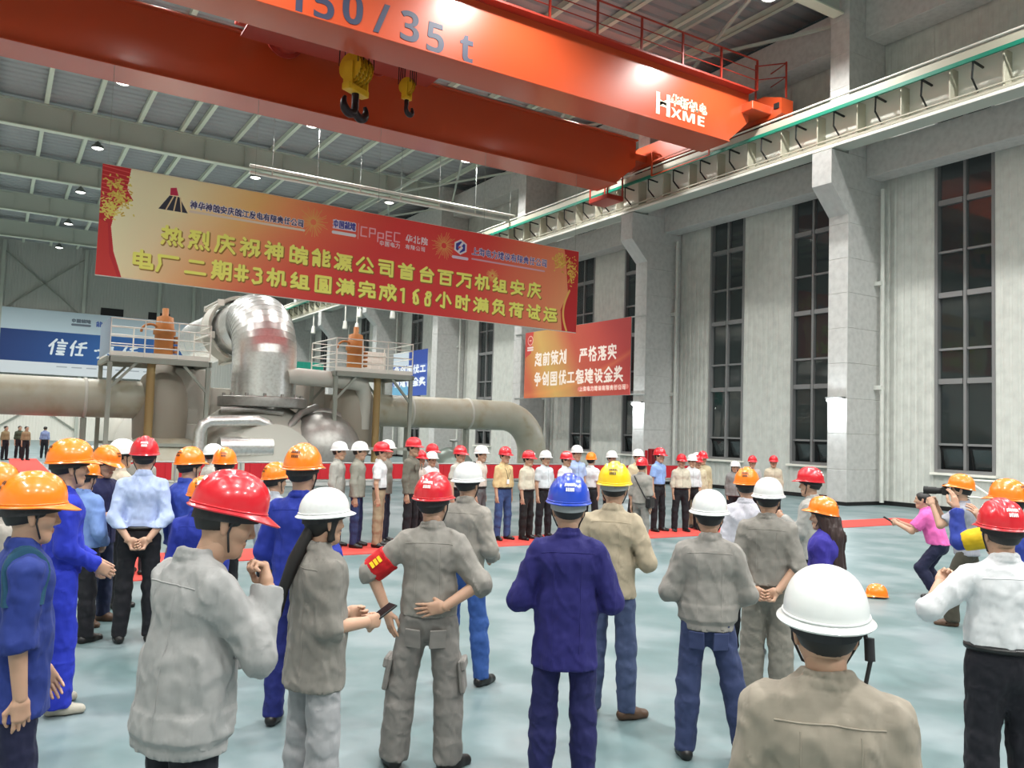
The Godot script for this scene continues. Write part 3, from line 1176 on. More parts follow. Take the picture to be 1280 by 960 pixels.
func hook_block(x: float, s: float, k: int) -> void:
	var top: float = 14.3
	var t := thing("hook_block", ["large yellow pulley block with a black double hook, left of the pair", "small yellow pulley block with a black single hook, right of the pair"][k], "crane hook", Vector3(x, 12.7 if k == 0 else 12.62, -23.0), 0.5, "crane hooks")
	var y0 := 0.0
	# sheaves
	for i in (4 if k == 0 else 2):
		var g := Geo.new()
		var off := (i - (1.5 if k == 0 else 0.5)) * 0.16 * s
		g.lathe([Vector2(0.0, -0.05), Vector2(0.42, -0.05), Vector2(0.36, 0.0), Vector2(0.42, 0.05), Vector2(0.0, 0.05)], 20, Transform3D(Basis(Vector3.BACK, PI / 2).scaled(Vector3(s, s, s)), Vector3(off, -0.05, 0)))
		obj("pulley", g, M.yellow, t)
	var g := Geo.new()
	for sx in [-1.0, 1.0]:
		g.box(Vector3(sx * (0.36 if k == 0 else 0.2) * s, -0.34 * s, 0), Vector3(0.05, 0.86, 0.34) * s, 0.02)
	g.box(Vector3(0, -0.68 * s, 0), Vector3(0.9 if k == 0 else 0.46, 0.2, 0.3) * s, 0.02)
	obj("side_plate", g, M.yellow, t)
	g = Geo.new()
	g.tube([Vector3(0, -0.7 * s, 0), Vector3(0, -1.05 * s, 0)], 0.11 * s, 12)
	var both := [-1.0, 1.0] if k == 0 else [1.0]
	for sx in both:
		var pts := []
		var rr := []
		for i in 15:
			var a := PI - i * (1.22 * PI / 14.0) if true else 0.0
			pts.append(Vector3(sx * (0.24 + 0.26 * cos(a)) * s, (-1.18 - 0.26 * sin(a)) * s, 0))
			rr.append((0.1 + 0.035 * sin(i / 14.0 * PI) - 0.05 * maxf(0.0, (i - 9) / 5.0)) * s)
		pts.push_front(Vector3(0, -1.0 * s, 0))
		rr.push_front(0.1 * s)
		g.tube(pts, rr, 12)
	obj("hook", g, M.hook, t)
	g = Geo.new()
	for sx in [-0.3, -0.1, 0.1, 0.3]:
		for sz in [-0.36, 0.36]:
			var xx: float = sx * s * (1.2 if k == 0 else 0.8)
			g.tube([Vector3(xx, 0.0, sz * s), Vector3(xx, top - t.position.y + 0.7, sz * s * 0.9)], 0.016, 6)
	obj("wire_rope", g, M.dark, t)

# ------------------------------------------------------------------ Chinese characters as brush strokes on a 16 by 16 grid
const GL := {
	"热": "0363 303a3a19 0865 73d3d3dbdbf9 a1a57b 77aa 1d0f 5d6f 9daf ddff",
	"烈": "1181 4106 3474745a1b 3658 b2b8 e0ebebca 1d0f 5d6f 9daf ddff",
	"庆": "7091 22e2 2229290f 57e7 9497974f 98ff",
	"祝": "2031 0464640b 373f 4869 81e1e7 81878787e7 a7ac7f d7dedefb",
	"神": "2031 0464640b 373f 4869 737b 73e3e3eb 7beb 77e7 b0bf",
	"皖": "3012 1262626e 121e 1868 1e6e b0b2 8683f3f6 a6d6 89f9 b9ad7f d9dffffc",
	"能": "400464 5266 181f 1868686f5e 1a6a 1c6c a0a6f6f4 e1a3 a8aefefc e9ab",
	"源": "2143 0527 0e3b 42f2 525a3f a285 75e5e57b757b eb7b 78e8 bbbfaf 8d6f dcff",
	"公": "6108 a1f8 783ede bafe",
	"司": "11e1efcf 15b5 38b8 383d b8bd 3dbd",
	"首": "4163 c1a3 04f4 8477 37d7 373f d7df 3ada 3cdc 3fdf",
	"台": "8126e6 b3f7 39d9 393f d9df 3fdf",
	"百": "02f2 8265 35d5 353f d5df 3ada 3fdf",
	"万": "02f2 66e6efbe 62690f",
	"机": "0474 404f 440b 4779 929a7f 92d2ddfdfb",
	"组": "3105450a5a 0e6c 838e d3de 83d3 87d7 8ada 6efe",
	"安": "7082 1613e3e6 655a5ade 08f8 b88c1f",
	"电": "23d3dbdb2b23 27d7 707efefb",
	"厂": "12f2 12290f",
	"二": "33d3 0dfd",
	"期": "0272 201a 606a 2565 2868 0b7b 2c0f 5c7f 91e1efcf 919b8f 96e6 9ada",
	"圆": "11e1efef1f11 54a4a75754 59b9 595d b9bc 8a5e 8cbe",
	"满": "2143 0527 0e3b 53f3 7174 d1d4 56f6 585f 58f8fe 867c c6bc 89ad c9ed",
	"完": "7082 1512e2e5 46b6 09f9 5a5c1f a9aefefb",
	"成": "03f3 23230f 26666c4b 80a9fefb e58f b0d1",
	"小": "808f5e 4309 b3fa",
	"时": "12525d1d12 1757 74f4 c0cf9e 8699",
	"负": "5015 41b184 35d5 353c d5dc 88891f 9cef",
	"荷": "02f2 5154 a1a4 4509 282f 66f6 d6dfbf 79b9bd7d79",
	"试": "2143 06363d6b 65f5 79c9 9a9d 6ede c0caefffc c0f2",
	"运": "2143 06363b0f 3b6ffe 72e2 56f6 967bdb c8fc",
	"华": "5018 3438 9098f8f6 e294 0bfb 797f",
	"新": "3042 0272 1436 6456 0777 0a7a 474f 2b1d 5c6d e192 929a8f 96f6 c6cf",
	"江": "2143 0527 0e3b 63f3 a3ae 5efe",
	"发": "3136f6 700f 58d87f4f 5bef b1d3",
	"有": "03f3 700c 56d6dfbf 565f 59d9 5cdc",
	"限": "111f 1151355a39 82e2e888 82828f 85e5 8fbd f9bc 99ff",
	"责": "23d3 25d5 07f7 8087 39d9 393e d9de 8b1f 9cef",
	"任": "4017 353f e183 66f6 a2ae 7ede",
	"上": "717e 77d7 0efe",
	"海": "2143 0527 0e3b 7046 63f3 75e5df 756ded 4afa",
	"力": "14e4dfaf 70781f",
	"建": "72e2e6 54f4 76e6 79e9 6cfc a0ad 013115450e 0549 4bafff",
	"设": "2143 06363d5b 828667 82c2c6f6 79e95f 8aff",
	"超": "1262 404848 0575 4878 1a0f 1bafff 82e2d7b7 b285 89d9dd8d89",
	"前": "4163 c1a3 03f3 161f 16666f4f 1969 1c6c 969c d5dfbf",
	"策": "3004 1262 92f2 a084 06f6 848f 28d8db 282b 8a1f 8aff",
	"划": "0474 308cae b2bb e0efcf 740f",
	"严": "12e2 6267 a2a7 3547 d5c7 18f8 180f",
	"格": "0464 303f 340a 3658 9065 82d254 84f9 8adada 8a8f 8fdf dadf",
	"落": "02f2 5154 a1a4 1628 0f3b 8457 76d65b 78fb 7bdb 7b7f 7fdf dbdf",
	"实": "7082 1512e2e5 4567 2739 09f9 9498981f 9bef",
	"争": "5014 41b184 25d5da 08f8 2ada 757f5f",
	"创": "5007 50a6 37777b5b 373e8e8b b3bb e0efcf",
	"国": "11e1efef1f11 44b4 47b7 3bcb 747b 98a9",
	"优": "4017 353f 65f5 a0a57f b6bdfefb d0e2",
	"工": "23d3 838d 0dfd",
	"程": "6112 0464 404f 450b 4678 82e2e68682 79f9 7cec 6ffe b9bf",
	"金": "8006 80f6 47b7 2aea 878f 4c5e cbae 0ffe",
	"奖": "1234 0737 404858 9064 82d258 0afa 990f 9aff",
	"信": "5007 353f a0b2 73f3 86e6 89e9 8cec 8cefef8f",
	"中": "23d3dbdb2b23 707f",
	"北": "404f 0444 0d4b a0aeaefefb a6f4",
	"院": "111f 1151355a39 a0b2 7573f3f5 86e6 69f9 999d6f c9cefefc",
	"3": "32a2c4c5a777a7c9cdae4f2d",
	"1": "33727f",
	"6": "b182455a5e8fbebb97654a",
	"8": "72b2c4b676548272 76b9bdaf5f4c4976",
	"#": "515e a1ae 05f5 0bfb",
	".": "7888",
}

func strokes(code: String) -> Array:
	var out := []
	for s in code.split(" ", false):
		var line := []
		var i := 0
		while i + 1 < s.length():
			line.append(Vector2(s[i].hex_to_int(), s[i + 1].hex_to_int()) / 15.0)
			i += 2
		out.append(line)
	return out

# strokes as thin raised bars, lower left corner at the origin
func glyph_geo(code: String, size: float, w: float) -> Geo:
	var g := Geo.new()
	for line in strokes(code):
		for i in line.size() - 1:
			var p := Vector3(line[i].x * size, (1.0 - line[i].y) * size, 0)
			var q := Vector3(line[i + 1].x * size, (1.0 - line[i + 1].y) * size, 0)
			if p.distance_to(q) < 1e-4:
				continue
			var e := (q - p).normalized() * w * 0.4
			g.bar(p - e, q + e, 0.012, w, Vector3(-(q - p).y, (q - p).x, 0).normalized())
	return g

# ------------------------------------------------------------------ printing into images
func ink_line(im: Image, a: Vector2, b: Vector2, r: float, col: Color) -> void:
	var x0 := maxi(0, int(minf(a.x, b.x) - r - 1))
	var x1 := mini(im.get_width() - 1, int(maxf(a.x, b.x) + r + 1))
	var y0 := maxi(0, int(minf(a.y, b.y) - r - 1))
	var y1 := mini(im.get_height() - 1, int(maxf(a.y, b.y) + r + 1))
	var e := b - a
	var ee := maxf(e.length_squared(), 1e-6)
	for y in range(y0, y1 + 1):
		for x in range(x0, x1 + 1):
			var p := Vector2(x + 0.5, y + 0.5) - a
			var t := clampf(p.dot(e) / ee, 0.0, 1.0)
			var s := (p - e * t).length() - r
			if s < -0.5:
				im.set_pixel(x, y, col)
			elif s < 0.5:
				im.set_pixel(x, y, im.get_pixel(x, y).lerp(col, 0.5 - s))

func ink_glyph(im: Image, ch: String, at: Vector2, size: Vector2, w: float, col: Color, slant := 0.0) -> void:
	if not GL.has(ch):
		return
	for line in strokes(GL[ch]):
		for i in line.size() - 1:
			var p: Vector2 = line[i]
			var q: Vector2 = line[i + 1]
			ink_line(im, at + Vector2(p.x * size.x + (1.0 - p.y) * slant, p.y * size.y), at + Vector2(q.x * size.x + (1.0 - q.y) * slant, q.y * size.y), w, col)

func ink_text(im: Image, s: String, at: Vector2, size: Vector2, step: float, w: float, col: Color, edge := Color(0, 0, 0, 0), ew := 0.0) -> void:
	if edge.a > 0.0:
		for i in s.length():
			ink_glyph(im, s[i], at + Vector2(step * i, 0), size, w + ew, edge)
	for i in s.length():
		ink_glyph(im, s[i], at + Vector2(step * i, 0), size, w, col)

func ink_poly(im: Image, poly: Array, col: Color) -> void:
	var pk := PackedVector2Array(poly)
	var x0 := 99999.0
	var x1 := 0.0
	var y0 := 99999.0
	var y1 := 0.0
	for p in pk:
		x0 = minf(x0, p.x)
		x1 = maxf(x1, p.x)
		y0 = minf(y0, p.y)
		y1 = maxf(y1, p.y)
	for y in range(maxi(0, int(y0)), mini(im.get_height(), int(y1) + 1)):
		for x in range(maxi(0, int(x0)), mini(im.get_width(), int(x1) + 1)):
			if Geometry2D.is_point_in_polygon(Vector2(x + 0.5, y + 0.5), pk):
				im.set_pixel(x, y, col)

func burst(im: Image, at: Vector2, r: float, col: Color, n := 26) -> void:
	for i in n:
		var a := TAU * i / n + rng.randf() * 0.1
		var l := r * rng.randf_range(0.55, 1.0)
		var d := Vector2(cos(a), sin(a))
		ink_line(im, at + d * r * 0.2, at + d * l, 0.9, col)

# a printed sheet whose picture lies on its +z side, with a thin body
func printed(called: String, im: Image, w: float, h: float, parent: Node, rough := 0.6) -> MeshInstance3D:
	var m := mat(called + "_print", Color.WHITE, rough)
	m.albedo_texture = ImageTexture.create_from_image(im)
	var g := Geo.new()
	g.use_uv = true
	var e := Vector2(0.002, 0.002)
	g.box(Vector3.ZERO, Vector3(w, h, 0.012))
	for i in g.uv.size():
		g.uv[i] = e
	g.face([Vector3(-w / 2, -h / 2, 0.0075), Vector3(w / 2, -h / 2, 0.0075), Vector3(w / 2, h / 2, 0.0075), Vector3(-w / 2, h / 2, 0.0075)], Vector3(0, 0, 1), [Vector2(0, 1), Vector2(1, 1), Vector2(1, 0), Vector2(0, 0)])
	return obj(called, g, m, parent)

func ramp3(u: float, stops: Array) -> Color:
	for i in stops.size() - 1:
		if u <= stops[i + 1][0]:
			var t: float = clampf((u - stops[i][0]) / (stops[i + 1][0] - stops[i][0]), 0.0, 1.0)
			return stops[i][1].lerp(stops[i + 1][1], t)
	return stops[stops.size() - 1][1]

func banner() -> void:
	var w := 1900
	var h := 360
	var im := Image.create_empty(w, h, false, Image.FORMAT_RGBA8)
	var stops := [[0.0, rgb8(253, 246, 206)], [0.1, rgb8(253, 238, 190)], [0.22, rgb8(253, 196, 122)], [0.36, rgb8(248, 112, 78)], [0.5, rgb8(236, 62, 60)], [0.7, rgb8(236, 66, 60)], [0.82, rgb8(244, 122, 88)], [1.0, rgb8(250, 168, 116)]]
	var low := rgb8(206, 42, 48)
	for x in w:
		var u := float(x) / w
		var c0 := ramp3(u, stops)
		for y in h:
			var v := float(y) / h
			# the glow leans to the upper left, deep red gathers along the lower middle
			var s := clampf((v - 0.25) * 1.1, 0.0, 1.0) * clampf(1.0 - absf(u - 0.5) * 2.1, 0.0, 1.0)
			var d := ramp3(clampf(u + (v - 0.5) * 0.1, 0.0, 1.0), stops)
			im.set_pixel(x, y, d.lerp(low, s * 0.9))
	# red ribbons at both ends, gold firework ornaments
	ink_poly(im, [Vector2(0, 0), Vector2(84, 0), Vector2(76, 70), Vector2(96, 104), Vector2(66, 118), Vector2(44, 150), Vector2(36, 200), Vector2(48, 280), Vector2(76, 360), Vector2(0, 360)], rgb8(200, 36, 44))
	ink_poly(im, [Vector2(0, 180), Vector2(26, 190), Vector2(36, 290), Vector2(64, 360), Vector2(0, 360)], rgb8(214, 52, 48))
	for y in range(6, 110, 14):
		ink_line(im, Vector2(2, y), Vector2(80, y + 8), 1.6, rgb8(230, 92, 88))
	for i in 150:
		var a := rng.randf() * 1.0
		var p := Vector2(34 + rng.randfn(0.0, 16.0) + a * 40.0, 80 + rng.randfn(0.0, 26.0) + a * 26.0)
		ink_line(im, p, p + Vector2(rng.randf_range(-9, 9), rng.randf_range(-7, 7)), 2.2, rgb8(238, 222, 110).lerp(rgb8(214, 176, 70), rng.randf()))
	for i in 90:
		var p := Vector2(30 + rng.randfn(0.0, 15.0), 142 + rng.randfn(0.0, 14.0))
		ink_line(im, p, p + Vector2(rng.randf_range(-9, 9), rng.randf_range(-5, 5)), 2.0, rgb8(238, 222, 110))
	ink_poly(im, [Vector2(w - 1, 0), Vector2(w - 78, 0), Vector2(w - 66, 60), Vector2(w - 60, 120), Vector2(w - 52, 190), Vector2(w - 88, 270), Vector2(w - 78, 360), Vector2(w - 1, 360)], rgb8(204, 40, 44))
	for i in 24:
		var t := i / 24.0
		ink_line(im, Vector2(w - 44 - 30 * sin(t * PI * 0.9), 180 + t * 178), Vector2(w - 44 - 30 * sin((t + 0.04) * PI * 0.9), 180 + (t + 0.04) * 178), 5.0, rgb8(246, 190, 100))
	for i in 200:
		var p := Vector2(w - 96 + rng.randfn(0.0, 14.0), 56 + rng.randfn(0.0, 22.0)) if i % 2 == 0 else Vector2(w - 34 + rng.randfn(0.0, 13.0), 92 + rng.randfn(0.0, 34.0))
		ink_line(im, p, p + Vector2(rng.randf_range(-9, 9), rng.randf_range(-8, 8)), 2.2, rgb8(244, 216, 100).lerp(rgb8(222, 160, 60), rng.randf()))
	for q in [[0.3675, 0.2, 60.0], [0.6493, 0.21, 60.0], [0.77, 0.46, 30.0]]:
		burst(im, Vector2(q[0] * w, q[1] * h), q[2], rgb8(240, 180, 96), 40)
	# emblem of the power company: striped triangle with a red tip
	var tx := 0.1155 * w
	ink_poly(im, [Vector2(tx - 46, 116), Vector2(tx + 46, 116), Vector2(tx + 16, 66), Vector2(tx - 14, 66)], rgb8(44, 44, 60))
	for i in 3:
		ink_line(im, Vector2(tx - 22 + i * 24, 114), Vector2(tx - 2 + i * 11, 68), 2.2, rgb8(236, 210, 160))
	ink_poly(im, [Vector2(tx - 12, 40), Vector2(tx + 6, 36), Vector2(tx + 14, 62), Vector2(tx - 12, 64)], rgb8(206, 40, 80))
	var navy := rgb8(52, 48, 96)
	var pale := rgb8(236, 226, 232)
	ink_text(im, "神华神皖安庆皖江发电有限责任公司", Vector2(0.144 * w, 72), Vector2(20, 24), 24.5, 1.5, navy, pale, 2.0)
	ink_line(im, Vector2(0.144 * w, 108), Vector2(0.35 * w, 108), 4.0, rgb8(238, 214, 196))
	# second mark: boxed letters, pink lettering
	for i in 3:
		ink_line(im, Vector2(0.408 * w, 52 + i * 13), Vector2(0.452 * w, 52 + i * 13), 4.0, rgb8(232, 214, 236))
	ink_text(im, "中国能建", Vector2(0.408 * w, 50), Vector2(18, 26), 22.0, 2.0, rgb8(70, 70, 160), pale, 2.2)
	ink_line(im, Vector2(0.408 * w, 96), Vector2(0.452 * w, 96), 6.0, rgb8(238, 232, 236))
	ink_line(im, Vector2(0.459 * w, 48), Vector2(0.459 * w, 106), 1.4, rgb8(240, 170, 170))
	var cpx := 0.465 * w
	for q in [[22, 0, 0, 0, 0, 34, 22, 34], [34, 34, 34, 0, 56, 0, 56, 18, 34, 18], [68, 46, 68, 12, 90, 12, 90, 30, 68, 30], [124, 2, 102, 2, 102, 17, 122, 17, 102, 17, 102, 34, 124, 34], [158, 0, 136, 0, 136, 34, 158, 34]]:
		for i in range(0, q.size() - 2, 2):
			ink_line(im, Vector2(cpx + q[i], 58 + q[i + 1]), Vector2(cpx + q[i + 2], 58 + q[i + 3]), 2.6, rgb8(250, 176, 186))
	ink_text(im, "中国电力", Vector2(0.505 * w, 98), Vector2(18, 18), 22.0, 1.4, rgb8(240, 214, 220))
	ink_text(im, "华北院", Vector2(0.562 * w, 58), Vector2(26, 28), 33.0, 2.0, rgb8(244, 226, 232))
	ink_text(im, "有限公司", Vector2(0.562 * w, 96), Vector2(17, 17), 22.0, 1.3, rgb8(240, 214, 220))
	# third mark: hexagon with a lightning bolt, blue lettering
	var hx := Vector2(0.689 * w, 70)
	var hexa := []
	var hexb := []
	for i in 6:
		hexa.append(hx + Vector2(cos(PI / 6 + i * PI / 3), sin(PI / 6 + i * PI / 3)) * 32)
		hexb.append(hx + Vector2(cos(PI / 6 + i * PI / 3), sin(PI / 6 + i * PI / 3)) * 24)
	ink_poly(im, hexa, pale)
	ink_poly(im, hexb, rgb8(50, 54, 150))
	ink_line(im, hx + Vector2(8, -16), hx + Vector2(-6, 2), 5.0, pale)
	ink_line(im, hx + Vector2(-6, 2), hx + Vector2(6, 2), 4.0, rgb8(220, 60, 70))
	ink_line(im, hx + Vector2(6, 2), hx + Vector2(-8, 18), 5.0, pale)
	ink_line(im, hx + Vector2(-32, 44), hx + Vector2(32, 44), 6.0, rgb8(228, 206, 226))
	ink_text(im, "上海电力建设有限责任公司", Vector2(0.718 * w, 62), Vector2(25, 30), 31.0, 1.6, rgb8(80, 68, 150), pale, 2.0)
	ink_line(im, Vector2(0.718 * w, 110), Vector2(0.905 * w, 112), 3.5, rgb8(226, 170, 186))
	# the two lines of large characters
	var yel := rgb8(252, 246, 120)
	var edge := rgb8(150, 104, 36)
	var r1 := "热烈庆祝神皖能源公司首台百万机组安庆"
	for i in r1.length():
		var at := Vector2((0.1171 + 0.04488 * i) * w - 31, 0.475 * h)
		ink_glyph(im, r1[i], at + Vector2(2.5, 3.0), Vector2(62, 58), 6.4, edge)
		ink_glyph(im, r1[i], at, Vector2(62, 58), 5.2, yel)
	var r2 := "电厂二期#3机组圆满完成168小时满负荷试运"
	var us := [0.0703, 0.1117, 0.1586, 0.2043, 0.2385, 0.2676, 0.3032, 0.3484, 0.3933, 0.438, 0.483, 0.528, 0.563, 0.59, 0.617, 0.654, 0.699, 0.744, 0.789, 0.834, 0.8796, 0.9254]
	for i in r2.length():
		var digit: bool = r2[i] in "#3168"
		var at := Vector2(us[i] * w - (20 if digit else 31), 0.735 * h)
		ink_glyph(im, r2[i], at + Vector2(2.5, 3.0), Vector2(40 if digit else 62, 58), 6.4, edge)
		ink_glyph(im, r2[i], at, Vector2(40 if digit else 62, 58), 5.3, yel)
	var t := thing("banner", "long red and gold banner with yellow Chinese characters hanging below the crane", "banner", Vector3(10.65, 7.67, -26.0), 0, "")
	t.rotation.z = -0.0085
	printed("banner_sheet", im, 16.88, 3.19, t, 0.55)
	var g := Geo.new()
	for yy in [-1.6, 1.6]:
		g.tube([Vector3(-8.44, yy, -0.03), Vector3(8.44, yy, -0.03)], 0.022, 6)
	obj("edge_pole", g, M.white_paint, t)
	for xx in [-8.3, -4.15, 0.0, 4.15, 8.3]:
		g = Geo.new()
		g.tube([Vector3(xx, 1.6, -0.03), Vector3(xx, 4.62 + xx * 0.0085, -0.14)], 0.006, 5)
		obj("hanging_rope", g, M.grey_paint, t)

func signs() -> void:
	# red slogan board between two columns
	var w := 700
	var h := 280
	var im := Image.create_empty(w, h, false, Image.FORMAT_RGBA8)
	var stops := [[0.0, rgb8(206, 100, 70)], [0.1, rgb8(208, 136, 76)], [0.26, rgb8(204, 164, 92)], [0.42, rgb8(198, 142, 82)], [0.58, rgb8(190, 84, 62)], [1.0, rgb8(180, 56, 54)]]
	for x in w:
		for y in h:
			var u := float(x) / w + (float(y) / h - 0.6) * -0.22
			var c := ramp3(clampf(u, 0.0, 1.0), stops)
			var wave := absf(float(y) / h - (0.95 - 0.5 * pow(float(x) / w, 2.0)))
			im.set_pixel(x, y, c.lerp(rgb8(238, 160, 84), clampf(0.32 - wave * 5.0, 0.0, 0.3)))
	ink_poly(im, [Vector2(0, 0), Vector2(64, 0), Vector2(46, 90), Vector2(0, 110)], rgb8(206, 70, 62))
	for i in 24:
		ink_line(im, Vector2(40, 36) + Vector2(cos(i * 0.262), sin(i * 0.262)) * 19, Vector2(40, 36) + Vector2(cos(i * 0.262 + 0.262), sin(i * 0.262 + 0.262)) * 19, 2.2, rgb8(236, 180, 170))
	ink_line(im, Vector2(34, 36), Vector2(46, 36), 3.0, rgb8(236, 180, 170))
	for y in [66, 76]:
		ink_line(im, Vector2(20, y), Vector2(60, y), 4.0, rgb8(244, 220, 216))
	var wh := rgb8(246, 232, 222)
	for q in [["超前策划", 82.0, 92.0], ["严格落实", 395.0, 92.0], ["争创国优工程建设金奖", 80.0, 176.0]]:
		var s: String = q[0]
		for i in s.length():
			ink_glyph(im, s[i], Vector2(q[1] + i * 59.0, q[2]), Vector2(46, 52), 4.0, wh)
	ink_line(im, Vector2(396, 252), Vector2(684, 250), 9.0, rgb8(226, 128, 116))
	ink_text(im, "上海电力建设有限责任公司", Vector2(400, 242), Vector2(16, 18), 23.5, 1.4, rgb8(250, 226, 214))
	var t := thing("slogan_board", "red and orange slogan board with white characters between two columns", "signboard", Vector3(XC - 0.06, 5.54, -32.1), -PI / 2)
	printed("board_sheet", im, 8.5, 3.42, t)
	var g := Geo.new()
	for yy in [-1.7, 1.7]:
		g.box(Vector3(0, yy, -0.034), Vector3(10.5, 0.05, 0.056))
	for xx in [-4.2, -2.1, 0.0, 2.1, 4.2]:
		g.box(Vector3(xx, 0, -0.035), Vector3(0.05, 3.4, 0.055))
	obj("board_frame", g, M.steel, t)
	# blue poster at the far end
	im = Image.create_empty(900, 336, false, Image.FORMAT_RGBA8)
	for x in 900:
		for y in 336:
			var v := y / 336.0
			var c := rgb8(186, 204, 214)
			if v > 0.325:
				c = rgb8(20, 52, 112).lerp(rgb8(36, 92, 158), clampf(x / 500.0, 0.0, 1.0))
			if v > 0.81:
				c = rgb8(214, 220, 226)
			im.set_pixel(x, y, c)
	ink_text(im, "中国能建", Vector2(318, 34), Vector2(19, 16), 23.0, 2.4, rgb8(96, 108, 122))
	ink_line(im, Vector2(322, 64), Vector2(404, 64), 6.0, rgb8(104, 114, 128))
	ink_text(im, "能", Vector2(436, 38), Vector2(26, 26), 26.0, 2.6, rgb8(70, 96, 168))
	var q2 := ["信", "任", ".", "责", "任"]
	for i in 5:
		ink_glyph(im, q2[i], Vector2([216, 310, 396, 446, 560][i], 150 + i * 2), Vector2(76, 76), 5.6, rgb8(226, 234, 240), 12.0)
	for i in 7:
		ink_line(im, Vector2(262 + i * 70, 292), Vector2(306 + i * 70, 292), 3.0, rgb8(160, 168, 178))
	t = thing("wall_poster", "wide white and blue poster with white brush characters at the far end", "poster", Vector3(7.9, 8.9, -86.1), 0.0)
	printed("poster_sheet", im, 15.7, 5.85, t)
	# blue poster on the windowed wall
	im = Image.create_empty(256, 200, false, Image.FORMAT_RGBA8)
	for x in 256:
		for y in 200:
			im.set_pixel(x, y, rgb8(36, 66, 150).lerp(rgb8(60, 90, 176), y / 200.0) if x > 120 else rgb8(196, 206, 216).lerp(rgb8(110, 170, 204), clampf((y - 120) / 40.0, 0.0, 1.0)))
	for yy in [66, 122]:
		ink_line(im, Vector2(10, yy + 14), Vector2(246, yy + 14), 17.0, rgb8(70, 98, 176) if yy > 100 else rgb8(78, 104, 180))
		var s: String = "争创国优工" if yy < 100 else "程建设金奖"
		for i in 5:
			ink_glyph(im, s[i], Vector2(12 + i * 48, yy), Vector2(38, 34), 3.6, rgb8(236, 240, 246))
	t = thing("wall_poster", "blue poster with white characters beside the fourth column, behind the right valve platform", "poster", Vector3(XC - 0.05, 5.75, -50.6), -PI / 2)
	printed("poster_sheet", im, 5.4, 3.0, t)
	# teal cloth behind the turbine
	g = Geo.new()
	for i in 8:
		g.box(Vector3(-0.7 + i * 0.2, 0.0, 0.02 * (i % 2)), Vector3(0.21, 0.86, 0.02), 0.004)
	t = thing("sheet", "teal sheet hung on a stand behind the silver elbow pipe", "sheet", Vector3(12.3, 4.6, -38.0))
	obj("cloth", g, M.teal, t)
	g = Geo.new()
	for xx in [-0.8, 0.8]:
		g.box(Vector3(xx, -2.05, -0.04), Vector3(0.06, 5.1, 0.06))
	g.box(Vector3(0, 0.45, -0.04), Vector3(1.6, 0.06, 0.06))
	obj("stand", g, M.steel, t)

# ------------------------------------------------------------------ the turbine
func arc(c: Vector3, u: Vector3, w: Vector3, r: float, a0: float, a1: float, n: int) -> Array:
	var out := []
	for i in n + 1:
		var a := lerpf(a0, a1, float(i) / n)
		out.append(c + u * cos(a) * r + w * sin(a) * r)
	return out

# a clad pipe of separate bands, each a little proud of the next
func clad(path: Array, r: float, m: Material, parent: Node, called: String, sides := 40) -> void:
	for i in path.size() - 1:
		var a: Vector3 = path[i]
		var b: Vector3 = path[i + 1]
		var d := (b - a).normalized()
		var t0: Vector3 = d if i == 0 else (d + (a - path[i - 1]).normalized()).normalized()
		var t1: Vector3 = d if i == path.size() - 2 else (d + (path[i + 2] - b).normalized()).normalized()
		var g := Geo.new()
		var side := d.cross(Vector3.RIGHT).normalized()
		var other := Vector3.RIGHT
		var base := g.v.size()
		for e in 4:
			var f: float = [0.0, 0.06, 0.94, 1.0][e]
			var rr: float = r + [0.010, 0.0, 0.0, 0.004][e]
			for k in sides + 1:
				var an := TAU * k / sides
				var o := other * cos(an) + side * sin(an)
				var p := a.lerp(b, f) + o * rr
				# mitre against the neighbours
				var tt := t0 if f < 0.5 else t1
				var cc := a if f < 0.5 else b
				var slide := 0.0
				if e == 0 or e == 3:
					slide = -(p - cc).dot(tt) / d.dot(tt)
				else:
					var pe := cc + o * rr
					slide = -(pe - cc).dot(tt) / d.dot(tt)
				g.vert(p + d * slide, o)
		for e in 3:
			for k in sides:
				var q := base + e * (sides + 1) + k
				g.tri(q, q + 1, q + sides + 1)
				g.tri(q + 1, q + sides + 2, q + sides + 1)
		obj(called, g, m, parent)

func railing(t: Node3D, x0: float, x1: float, z0: float, z1: float, y: float, m: Material) -> void:
	for yy in [0.3, 0.6, 0.9, 1.15]:
		var g := Geo.new()
		g.tube([Vector3(x0, y + yy, z0), Vector3(x1, y + yy, z0), Vector3(x1, y + yy, z1), Vector3(x0, y + yy, z1), Vector3(x0, y + yy, z0 - 0.001)], 0.022, 6)
		obj("rail", g, m, t)
	for i in 4:
		for z in [z0, z1]:
			var g := Geo.new()
			g.tube([Vector3(lerpf(x0, x1, i / 3.0), y, z), Vector3(lerpf(x0, x1, i / 3.0), y + 1.15, z)], 0.024, 6)
			obj("rail_post", g, m, t)
	for z in [z0, z1]:
		var tb := Geo.new()
		tb.box(Vector3((x0 + x1) * 0.5, y + 0.07, z), Vector3(x1 - x0, 0.14, 0.012))
		obj("toe_board", tb, m, t)

